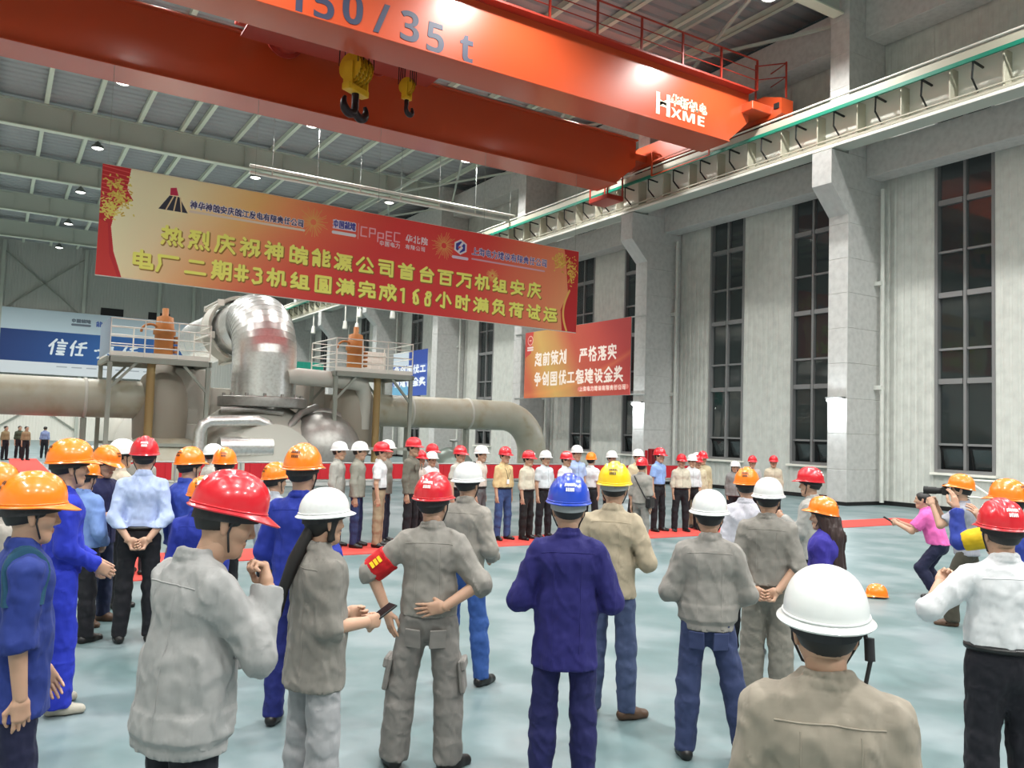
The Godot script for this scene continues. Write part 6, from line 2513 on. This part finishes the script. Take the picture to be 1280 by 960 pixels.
func crowd() -> void:
	var V := func(x: float, y: float, z: float) -> Vector3: return Vector3(x, y, z)
	var folded := {"al": [Vector3(-0.38, -0.92, -0.02), Vector3(0.72, 0.12, -0.6)], "ar": [Vector3(0.38, -0.92, -0.02), Vector3(-0.72, 0.05, -0.62)], "hands": ["fist", "fist"], "palms": [Vector3(0, 0, 1), Vector3(0, 0, 1)]}
	var behind := {"al": [Vector3(-0.24, -0.96, 0.2), Vector3(0.55, -0.74, 0.36)], "ar": [Vector3(0.24, -0.96, 0.2), Vector3(-0.55, -0.74, 0.4)], "hands": ["fist", "fist"], "palms": [Vector3(0, 0, 1), Vector3(0, 0, 1)], "hand_dir": [Vector3(0.9, -0.4, 0.1), Vector3(-0.9, -0.4, 0.1)]}
	# ---- the near crowd
	put(0.16, -4.4, 82, 1.73, "person in blue coverall and orange hard hat, bare forearm hanging, teal strap on the shoulder",
		{"hat": "orange", "top": Color(0.13, 0.22, 0.56), "legs": Color(0.07, 0.09, 0.26), "sleeve": "rolled", "hem": 0.72, "nod": -0.05, "wide": 0.95,
		"al": [Vector3(-0.12, -1, 0.0), Vector3(0.0, -0.8, -0.5)], "ar": [Vector3(0.12, -1, 0.08), Vector3(0.0, -1, -0.1)], "extras": [["shoulder_stripe", Color(0.05, 0.3, 0.42)]]})
	put(0.02, -5.9, 60, 1.7, "person in orange hard hat almost wholly cut off by the left picture edge",
		{"hat": "orange", "top": GREY, "legs": INK})
	put(0.47, -6.72, 78, 1.83, "tall person in bright blue coverall and orange hard hat, pale trainers, facing the turbine",
		{"hat": "orange", "top": Color(0.12, 0.2, 0.76), "legs": Color(0.12, 0.2, 0.76), "shoes": M.shoe_white, "hem": 0.9, "loose": 0.03,
		"al": [Vector3(-0.1, -1, -0.1), Vector3(0.3, -0.5, -0.8)], "ar": [Vector3(0.1, -1, 0.05), Vector3(-0.2, -0.5, -0.85)], "ll": [Vector3(-0.05, -1, -0.12), Vector3(-0.02, -1, 0.12)]})
	put(0.75, -8.69, 38, 1.61, "person in light blue work jacket and orange hard hat, black trousers, back half turned",
		{"hat": "orange", "top": Color(0.5, 0.62, 0.86), "legs": INK, "hem": 0.92, "ar": [Vector3(0.3, -0.95, 0.1), Vector3(-0.35, -0.55, -0.75)], "nod": -0.15})
	put(0.98, -9.38, 128, 1.72, "smiling person in dark navy top and orange hard hat, face turned towards us, hands joined",
		{"hat": "orange", "top": Color(0.10, 0.12, 0.34), "legs": Color(0.16, 0.2, 0.34), "shoes": M.shoe_brown, "nod": -0.2, "hat_tip": -0.08,
		"al": [Vector3(-0.15, -1, -0.1), Vector3(0.5, 0.15, -0.8)], "ar": [Vector3(0.15, -1, -0.1), Vector3(-0.5, 0.1, -0.85)], "hands": ["fist", "fist"], "sleeve": "rolled"})
	put(1.22, -10.11, 62, 1.78, "person in pale beige shirt and white hard hat with chin strap behind the blue shirts",
		{"hat": "white", "top": Color(0.84, 0.78, 0.70), "legs": INK, "coat": false})
	var p7 := {"hat": "red", "top": Color(0.74, 0.80, 0.95), "legs": INK, "coat": false, "fat": 0.008}
	p7.merge(behind)
	put(1.22, -8.45, 4, 1.83, "person in pale blue shirt and red hard hat, hands clasped behind the back, black trousers", p7)
	put(1.72, -12.1, 40, 1.74, "person in white hard hat almost hidden behind the pale blue shirt's red hat",
		{"hat": "white", "top": GREY, "legs": INK})
	put(1.62, -8.45, 52, 1.74, "person in mid blue work shirt and orange hard hat beside the pale blue shirt",
		{"hat": "orange", "top": Color(0.22, 0.32, 0.74), "legs": INK, "hem": 0.85})
	put(2.71, -12.49, 70, 1.69, "person in grey shirt and white hard hat standing behind two orange hard hats",
		{"hat": "white", "top": Color(0.78, 0.77, 0.74), "legs": INK})
	put(2.03, -8.78, 8, 1.73, "person in plain orange hard hat directly behind the red hat of the smoking man",
		{"hat": "orange", "top": Color(0.3, 0.32, 0.4), "legs": INK})
	put(1.42, -6.85, 15, 1.56, "short person whose orange hard hat peeps out behind the brim of the large red one",
		{"hat": "orange", "top": COVER, "legs": COVER})
	put(2.33, -8.01, 58, 1.62, "person in orange hard hat and pale shirt between the red hat and tall coverall",
		{"hat": "orange", "top": Color(0.72, 0.74, 0.78), "legs": INK, "hat_tip": 0.06})
	put(1.84, -5.68, 24, 1.85, "tallest person in blue coverall and orange hard hat, black boots, behind the long haired woman",
		{"hat": "orange", "top": COVER, "legs": Color(0.12, 0.16, 0.5), "hem": 0.86, "ar": [Vector3(0.3, -0.95, 0.0), Vector3(-0.3, -0.6, -0.75)], "al": [Vector3(-0.3, -0.95, 0.0), Vector3(0.3, -0.6, -0.75)]})
	# man with a hand at his mouth
	put(0.69, -3.42, 62, 1.80, "person in loose grey jacket and red hard hat, hand raised to the mouth",
		{"hat": "red", "top": Color(0.67, 0.665, 0.66), "legs": Color(0.06, 0.07, 0.14), "hem": 0.78, "nod": -0.26, "turn": -0.42, "lean": Vector3(0, 0, -0.03), "head_off": Vector3(0.025, -0.01, -0.065), "fat": 0.03, "wide": 1.05, "folds": 0.016, "waistband": true, "cell": 0.0105,
		"ar": [Vector3(0.3, -0.82, -0.42), Vector3(-0.3, 0.93, -0.3)], "al": [Vector3(-0.1, -1, -0.2), Vector3(0.7, -0.1, -0.7)], "hands": ["fist", "fist"], "palms": [Vector3(0.6, 0, 0.4), Vector3(-0.3, 0, 0.9)], "hand_dir": [null, Vector3(-0.5, 0.85, -0.1)]})
	var woman := put(1.47, -4.17, 62, 1.68, "woman in grey work jacket and white hard hat with a long ponytail, holding a phone",
		{"hat": "white", "female": true, "top": Color(0.58, 0.56, 0.53), "legs": Color(0.68, 0.68, 0.69), "hem": 0.75, "sleeve": "rolled", "loose": 0.02, "fat": 0.01, "ponytail": [Vector3(-0.03, 0.0, 0.05)],
		"ar": [Vector3(0.14, -1, 0.05), Vector3(-0.2, -0.04, -1)], "al": [Vector3(-0.14, -1, 0.0), Vector3(0.3, 0.0, -1)], "hands": ["fist", "fist"], "palms": [Vector3(1, 0, 0), Vector3(-1, 0, 0)]})
	held("phone", woman, "wr1", Vector3(-0.04, 0.03, -0.13), "black mobile phone in the hand of the woman with the ponytail")
	put(2.33, -4.62, 8, 1.715, "person in grey work uniform and red hard hat, hands on hips, red armband",
		{"hat": "red", "top": GREY2, "legs": Color(0.57, 0.55, 0.53), "hem": 0.93, "sleeve": "rolled", "loose": 0.026, "turn": -0.18,
		"al": [Vector3(-0.78, -0.66, 0.05), Vector3(0.42, -0.9, 0.06)], "ar": [Vector3(0.58, -0.8, 0.14), Vector3(-0.78, -0.5, 0.34)], "hands": ["hip", "hip"], "palms": [Vector3(0.7, 0, -0.6), Vector3(0, 0, -1)], "hand_dir": [Vector3(0.3, -1, 0.0), Vector3(-0.98, -0.2, 0.02)],
		"ll": [Vector3(-0.16, -1, 0), Vector3(-0.08, -1, 0.03)], "lr": [Vector3(0.12, -1, 0), Vector3(0.02, -1, 0.03)], "toe": [0.5, -0.7],
		"extras": [["armband", 0, Color(0.8, 0.06, 0.1), 0.5, 0.98, Vector3(-0.5, 0, 1)], ["cargo"], ["back_pockets"]]})
	put(3.35, -6.03, 24, 1.73, "person in grey jacket, blue jeans and white hard hat behind the red armband",
		{"hat": "white", "top": GREY, "legs": Color(0.2, 0.36, 0.66), "hem": 0.9, "ar": [Vector3(0.3, -0.95, 0.06), Vector3(-0.25, -0.35, -0.9)], "al": [Vector3(-0.2, -1, 0.0), Vector3(0.3, -0.4, -0.85)], "hands": ["fist", "fist"], "lr": [Vector3(0.14, -1, 0.0), Vector3(0.1, -1, 0.04)]})
	var p18 := {"hat": "blue", "top": Color(0.12, 0.105, 0.45), "legs": Color(0.10, 0.11, 0.38), "hem": 0.74, "band": M.band, "folds": 0.013, "fat": 0.004}
	p18.merge(folded)
	put(2.79, -3.83, -2, 1.75, "person in navy blue coverall and blue hard hat with white print, arms folded", p18)
	var p19 := {"hat": "yellow", "top": BEIGE, "legs": JEAN2, "hem": 0.84, "band": M.band, "shoes": M.shoe_brown, "turn": 0.1, "lr": [Vector3(0.06, -1, 0.0), Vector3(0.03, -1, 0.03)], "toe": [0.2, -0.8]}
	p19.merge(folded)
	put(3.93, -4.83, 12, 1.78, "person in beige jacket and yellow hard hat, jeans, behind the navy coverall", p19)
	var p21 := {"hat": "white", "top": Color(0.63, 0.61, 0.585), "legs": Color(0.23, 0.28, 0.46), "hem": 0.86, "fat": 0.006, "waistband": true, "ll": [Vector3(-0.08, -1, 0), Vector3(-0.03, -1, 0.03)], "lr": [Vector3(0.2, -1, 0.0), Vector3(0.2, -1, 0.03)], "extras": [["back_pockets"]]}
	p21.merge(folded)
	put(3.99, -3.92, -4, 1.655, "person in grey jacket, dark blue jeans and white hard hat, arms folded, legs apart", p21)
	var p22 := {"hat": "white", "top": Color(0.60, 0.58, 0.55), "legs": Color(0.58, 0.56, 0.52), "hem": 0.93, "sleeve": "rolled", "wide": 1.06, "loose": 0.03, "extras": [["watch", 0]]}
	p22.merge(behind)
	put(5.28, -4.55, 4, 1.69, "person in grey uniform and white hard hat, hands behind the back, wrist watch", p22)
	put(6.19, -5.6, 8, 1.71, "person in white striped shirt and orange hard hat in front of the far officials",
		{"hat": "orange", "top": Color(0.86, 0.85, 0.89), "legs": INK, "coat": false})
	put(7.56, -5.93, -72, 1.70, "person in grey top with dark collar and red hard hat, hand raised, looking left",
		{"hat": "red", "top": Color(0.72, 0.71, 0.69), "legs": INK, "al": [Vector3(-0.1, -0.95, -0.25), Vector3(0.15, 0.55, -0.8)], "hands": ["fist", "relaxed"]})
	put(5.9, -4.5, -78, 1.535, "woman with long brown hair and orange hard hat in a violet blue top",
		{"hat": "orange", "female": true, "hair": M.hair_brown, "mane": true, "top": Color(0.24, 0.2, 0.66), "legs": INK, "hat_tip": 0.12})
	put(1.98, -1.5, -6, 1.645, "person in grey beige jacket and large white hard hat nearest the camera",
		{"hat": "white", "top": Color(0.64, 0.60, 0.54), "legs": INK, "cell": 0.0095, "wide": 1.06, "extras": [["loose_strap"]], "folds": 0.013})
	put(4.67, -2.42, -24, 1.70, "person in white shirt and red hard hat at the right edge, fist at the hip",
		{"hat": "red", "top": SNOW, "legs": Color(0.07, 0.07, 0.13), "coat": false, "sleeve": "rolled", "wide": 1.06, "fat": 0.014, "loose": 0.02,
		"al": [Vector3(-0.74, -0.66, -0.12), Vector3(0.5, 0.45, -0.75)], "ar": [Vector3(0.34, -0.9, 0.16), Vector3(-0.4, -0.8, 0.4)], "hands": ["fist", "fist"], "palms": [Vector3(0, 0, 1), Vector3(0, 0, 1)]})
	put(6.78, -3.46, -58, 1.73, "person in blue and orange hard hat, raised arm with a yellow band",
		{"hat": "orange", "top": Color(0.2, 0.28, 0.68), "legs": INK, "al": [Vector3(-0.35, -0.25, -0.9), Vector3(0.1, 0.95, -0.2)], "ar": [Vector3(0.3, -0.5, -0.8), Vector3(-0.3, 0.8, -0.4)], "hands": ["relaxed", "relaxed"], "palms": [Vector3(0, 0, -1), Vector3(0, 0, -1)],
		"extras": [["armband", 0, Color(0.9, 0.74, 0.1), 0.35, 0.9]]})
	var ph := put(9.52, -5.34, -84, 1.70, "photographer in grey shirt and orange hard hat with a black camera held to the eye",
		{"hat": "orange", "top": Color(0.66, 0.66, 0.70), "legs": Color(0.33, 0.31, 0.26), "hem": 0.84, "sleeve": "short", "shoes": M.shoe_brown, "lean": Vector3(0, -0.02, -0.04), "hat_tip": 0.12, "mark": false,
		"al": [Vector3(-0.2, -0.6, -0.78), Vector3(0.3, 0.86, -0.34)], "ar": [Vector3(0.2, -0.6, -0.78), Vector3(-0.3, 0.86, -0.34)], "hands": ["fist", "fist"], "palms": [Vector3(1, 0, 0), Vector3(-1, 0, 0)],
		"ll": [Vector3(-0.05, -1, -0.36), Vector3(0, -1, 0.02)], "lr": [Vector3(0.05, -1, 0.2), Vector3(0, -1, 0.34)], "loose": 0.024})
	held("camera", ph, "head", Vector3(0.0, 0.0, -0.155), "black camera with a long lens held up by the photographer in the grey shirt")
	var pk := put(10.9, -6.47, -82, 1.58, "crouching person in pink polo shirt with bare black hair, taking a picture",
		{"top": Color(0.92, 0.42, 0.72), "legs": Color(0.10, 0.12, 0.28), "hem": 0.9, "sleeve": "short", "lean": Vector3(0, -0.06, -0.2), "cell": 0.0145,
		"al": [Vector3(-0.15, -0.8, -0.6), Vector3(0.35, 0.35, -0.85)], "ar": [Vector3(0.15, -0.8, -0.6), Vector3(-0.35, 0.35, -0.85)], "hands": ["fist", "fist"], "palms": [Vector3(1, 0, 0), Vector3(-1, 0, 0)],
		"ll": [Vector3(-0.12, -0.82, -0.56), Vector3(0, -0.84, 0.5)], "lr": [Vector3(0.14, -0.86, -0.46), Vector3(0, -0.8, 0.55)]})
	held("phone", pk, "wr0", Vector3(0.04, 0.04, -0.12), "small dark camera held by the crouching person in pink")
	put(10.25, -11.8, 24, 1.60, "person in grey uniform and red hard hat with a black bag strap, walking",
		{"hat": "red", "top": Color(0.66, 0.64, 0.61), "legs": Color(0.58, 0.57, 0.55), "hem": 0.88, "extras": [["strap", 1.0]], "sleeve": "rolled", "ll": [Vector3(-0.05, -1, -0.2), Vector3(0, -1, 0.05)], "lr": [Vector3(0.1, -1, 0.16), Vector3(0.05, -1, 0.3)], "cell": 0.018})
	hat_on_floor()
	row()
	far_people()

func held(what: String, who: Node3D, joint: String, off: Vector3, label: String) -> void:
	var p: Vector3 = who.get_meta("head") if joint == "head" else who.get_meta("joints")[joint]
	var at := who.transform * (p + off)
	var t := thing(what, label, what if what != "phone" or not label.contains("camera") else "camera", at, who.rotation.y)
	var g := Geo.new()
	if what == "phone":
		g.box(Vector3.ZERO, Vector3(0.075, 0.012, 0.14), 0.005, Basis(Vector3.RIGHT, 0.5))
		obj("case", g, M.black, t)
		g = Geo.new()
		g.box(Vector3(0, 0.0068, 0), Vector3(0.066, 0.002, 0.125), 0.0008, Basis(Vector3.RIGHT, 0.5))
		obj("screen", g, mat("dark_screen", rgb8(18, 20, 24), 0.1), t)
		return
	g.box(Vector3.ZERO, Vector3(0.15, 0.1, 0.07), 0.014)
	g.box(Vector3(0, 0.06, 0.0), Vector3(0.06, 0.04, 0.06), 0.012)
	obj("camera_body", g, M.black, t)
	g = Geo.new()
	g.lathe([Vector2(0.0, 0.0), Vector2(0.036, 0.0), Vector2(0.036, 0.06), Vector2(0.042, 0.07), Vector2(0.042, 0.15), Vector2(0.046, 0.16), Vector2(0.046, 0.2), Vector2(0.03, 0.195), Vector2(0.0, 0.19)], 20, Transform3D(Basis(Vector3.RIGHT, -PI / 2), Vector3(0, -0.005, -0.03)))
	obj("lens", g, M.dark, t)
	g = Geo.new()
	g.tube([Vector3(-0.075, 0.03, 0), Vector3(-0.1, -0.04, 0.1), Vector3(0.0, -0.06, 0.24), Vector3(0.1, -0.04, 0.1), Vector3(0.075, 0.03, 0)], 0.006, 6)
	obj("neck_strap", g, M.belt, t)

func hat_on_floor() -> void:
	var t := thing("hard_hat", "orange hard hat lying on the pale floor by the photographers", "hard hat", Vector3(10.1, -0.028, -6.86), 0.9)
	for q in [["shell", "shell"], ["rim", "rim_line"]]:
		var o := obj(q[1], HELMETS.ridge[q[0]], M.hat_orange, t)
		o.scale = Vector3(1.06, 1.06, 1.06)
	t.position.y = 0.0

func row() -> void:
	var G := "people standing in a row on the red carpet"
	# x, z, angle, height, hat, top, legs, coat, sleeve, extra, label
	var L := [
		[5.03, -13.6, 108, 1.73, "white", Color(0.72, 0.71, 0.68), Color(0.2, 0.25, 0.42), true, "long", "", "first person of the row, white hard hat and grey shirt, left end"],
		[5.36, -13.5, 104, 1.74, "white", Color(0.64, 0.63, 0.58), Color(0.16, 0.22, 0.42), true, "long", "", "second in the row, white hard hat, olive grey jacket and dark jeans"],
		[5.72, -13.4, 100, 1.73, "red", SNOW, Color(0.66, 0.58, 0.47), false, "short", "", "person in white short sleeved shirt, khaki trousers and red hard hat in the row"],
		[6.06, -13.95, 106, 1.78, "white", Color(0.64, 0.63, 0.59), Color(0.24, 0.28, 0.38), true, "long", "", "person in white hard hat, grey jacket and faded dark jeans next to the khaki trousers"],
		[6.37, -13.5, 116, 1.82, "red", Color(0.5, 0.48, 0.43), Color(0.08, 0.08, 0.12), true, "long", "pockets", "tall person in olive grey jacket with chest pockets and red hard hat in the row"],
		[6.7, -13.9, 120, 1.60, "red", Color(0.84, 0.78, 0.74), INK, false, "short", "", "short person in pinkish cream shirt and red hard hat beside the olive jacket"],
		[7.12, -14.25, 140, 1.58, "white", SNOW, INK, false, "short", "", "person in white shirt and white hard hat, half hidden behind the red hat in front"],
		[7.45, -14.9, 130, 1.70, "red", Color(0.6, 0.56, 0.54), INK, false, "long", "", "person in dark red hard hat standing second rank behind the row"],
		[7.38, -13.6, 128, 1.69, "red", Color(0.8, 0.78, 0.74), INK, false, "short", "", "person in red hard hat just above the white dome hat of the grey jacket"],
		[7.83, -13.6, 118, 1.71, "white", Color(0.88, 0.82, 0.78), Color(0.42, 0.41, 0.42), false, "long", "", "person in pale pink shirt, grey trousers and white hard hat in the row"],
		[8.3, -13.5, 138, 1.69, "red", Color(0.9, 0.78, 0.58), JEAN, false, "long", "badge", "person in pale yellow shirt, blue jeans and red hard hat wearing a badge"],
		[8.77, -13.4, 122, 1.63, "red", CREAM, Color(0.08, 0.07, 0.08), false, "long", "", "person in cream shirt, black trousers and red hard hat next to the yellow shirt"],
		[9.27, -13.55, 138, 1.64, "white", Color(0.86, 0.88, 0.9), INK, false, "short", "", "person in white polo shirt, black trousers and white hard hat in the row"],
		[9.74, -13.5, 120, 1.62, "red", SNOW, INK, false, "short", "", "person in white shirt and red hard hat looking right, behind the blue hard hat"],
		[10.22, -13.8, 150, 1.75, "white", SKYB, INK, false, "short", "", "tall person in light blue shirt and white hard hat behind the yellow hard hat"],
		[10.75, -14.0, 20, 1.61, "orange", SNOW, INK, false, "short", "", "only orange hard hat in the row, white shirt, behind the yellow hard hat"],
		[11.3, -14.0, 140, 1.66, "white", CREAM, INK, false, "long", "", "person in white hard hat hidden behind the man with the bag strap"],
		[11.78, -13.7, 150, 1.70, "white", Color(0.86, 0.80, 0.66), Color(0.2, 0.2, 0.22), true, "long", "", "person in beige jacket and white hard hat beside the bag strap"],
		[12.3, -13.6, 128, 1.73, "red", Color(0.58, 0.70, 0.92), INK, false, "short", "", "tall person in light blue short sleeved shirt and red hard hat in the row"],
		[12.78, -13.42, 158, 1.61, "red", CREAM, INK, false, "long", "", "short person in cream shirt and black trousers, red hard hat, facing us"],
		[13.27, -13.6, 160, 1.61, "white", SNOW, INK, false, "long", "armband", "person in white shirt with a red armband, black trousers and white hard hat"],
		[13.65, -13.8, 160, 1.58, "red", Color(0.86, 0.80, 0.68), Color(0.66, 0.62, 0.52), true, "long", "", "person in beige uniform and red hard hat next to the red armband"],
		[14.0, -14.0, 160, 1.68, "red", Color(0.82, 0.76, 0.62), Color(0.66, 0.62, 0.52), true, "long", "", "taller person in beige uniform and red hard hat beside the second white hat"],
		[14.3, -14.5, 165, 1.64, "white", Color(0.6, 0.56, 0.5), INK, true, "long", "", "person in white hard hat peeping over the beige uniforms"],
		[14.62, -13.6, 165, 1.48, "white", Color(0.58, 0.57, 0.57), INK, true, "long", "female", "short woman in grey jacket and white hard hat near the right end of the row"],
		[15.0, -13.9, 165, 1.47, "white", Color(0.7, 0.69, 0.66), INK, true, "long", "female", "short woman in white hard hat behind the orange hat of the striped shirt"],
		[15.55, -13.9, 165, 1.60, "red", Color(0.74, 0.72, 0.72), INK, true, "short", "", "person in grey shirt and red hard hat, second from the right end of the row"],
		[16.3, -13.9, 165, 1.61, "red", Color(0.82, 0.77, 0.68), INK, true, "long", "", "last person at the right end of the row, beige shirt and red hard hat"],
	]
	for q in L:
		var o := {"hat": q[4], "top": q[5], "legs": q[6], "coat": q[7], "sleeve": q[8], "group": G, "cell": 0.0185, "hem": 0.84 if q[7] else 0.998,
			"al": [Vector3(-0.15 - rng.randf() * 0.06, -1, 0.04), Vector3(0.02, -1, -0.14)], "ar": [Vector3(0.15 + rng.randf() * 0.06, -1, 0.04), Vector3(-0.02, -1, -0.14)],
			"ll": [Vector3(-0.06 - rng.randf() * 0.05, -1, 0), Vector3(-0.02, -1, 0.03)], "lr": [Vector3(0.06 + rng.randf() * 0.05, -1, 0), Vector3(0.02, -1, 0.03)],
			"turn": deg_to_rad(-8.0 + rng.randf() * 10.0), "folds": 0.008, "mark": false, "skin": Color(0.5, 0.295, 0.2) * rng.randf_range(0.88, 1.1)}
		if q[0] > 5.9 and rng.randf() < 0.35:
			o.fat = 0.012
		match q[9]:
			"pockets":
				o.extras = [["chest_pockets"]]
			"badge":
				o.extras = [["badge"]]
			"armband":
				o.extras = [["armband", 1, Color(0.8, 0.1, 0.12), 0.45, 0.8]]
			"female":
				o.female = true
		put(q[0], q[1], q[2], q[3], q[10], o)

func far_people() -> void:
	var L := [[0.52, -45.9, 140, Color(0.62, 0.54, 0.40), Color(0.1, 0.1, 0.14), "far person in khaki at the left edge beside the far carpet"],
		[1.12, -47.6, 160, Color(0.30, 0.34, 0.26), Color(0.1, 0.1, 0.14), "far person in dark green between two khaki figures at the hall end"],
		[1.35, -45.6, 150, Color(0.66, 0.55, 0.42), Color(0.12, 0.12, 0.16), "far person in tan shirt and dark cap beyond the red carpet"],
		[2.25, -48.2, 10, Color(0.55, 0.62, 0.80), Color(0.1, 0.1, 0.16), "far person in pale blue shirt seen from behind, apart from the others"]]
	for q in L:
		put(q[0], q[1], q[2], 1.62, q[5], {"top": q[3], "legs": q[4], "coat": false, "hem": 0.998, "cell": 0.026, "group": "far figures at the end of the hall"})
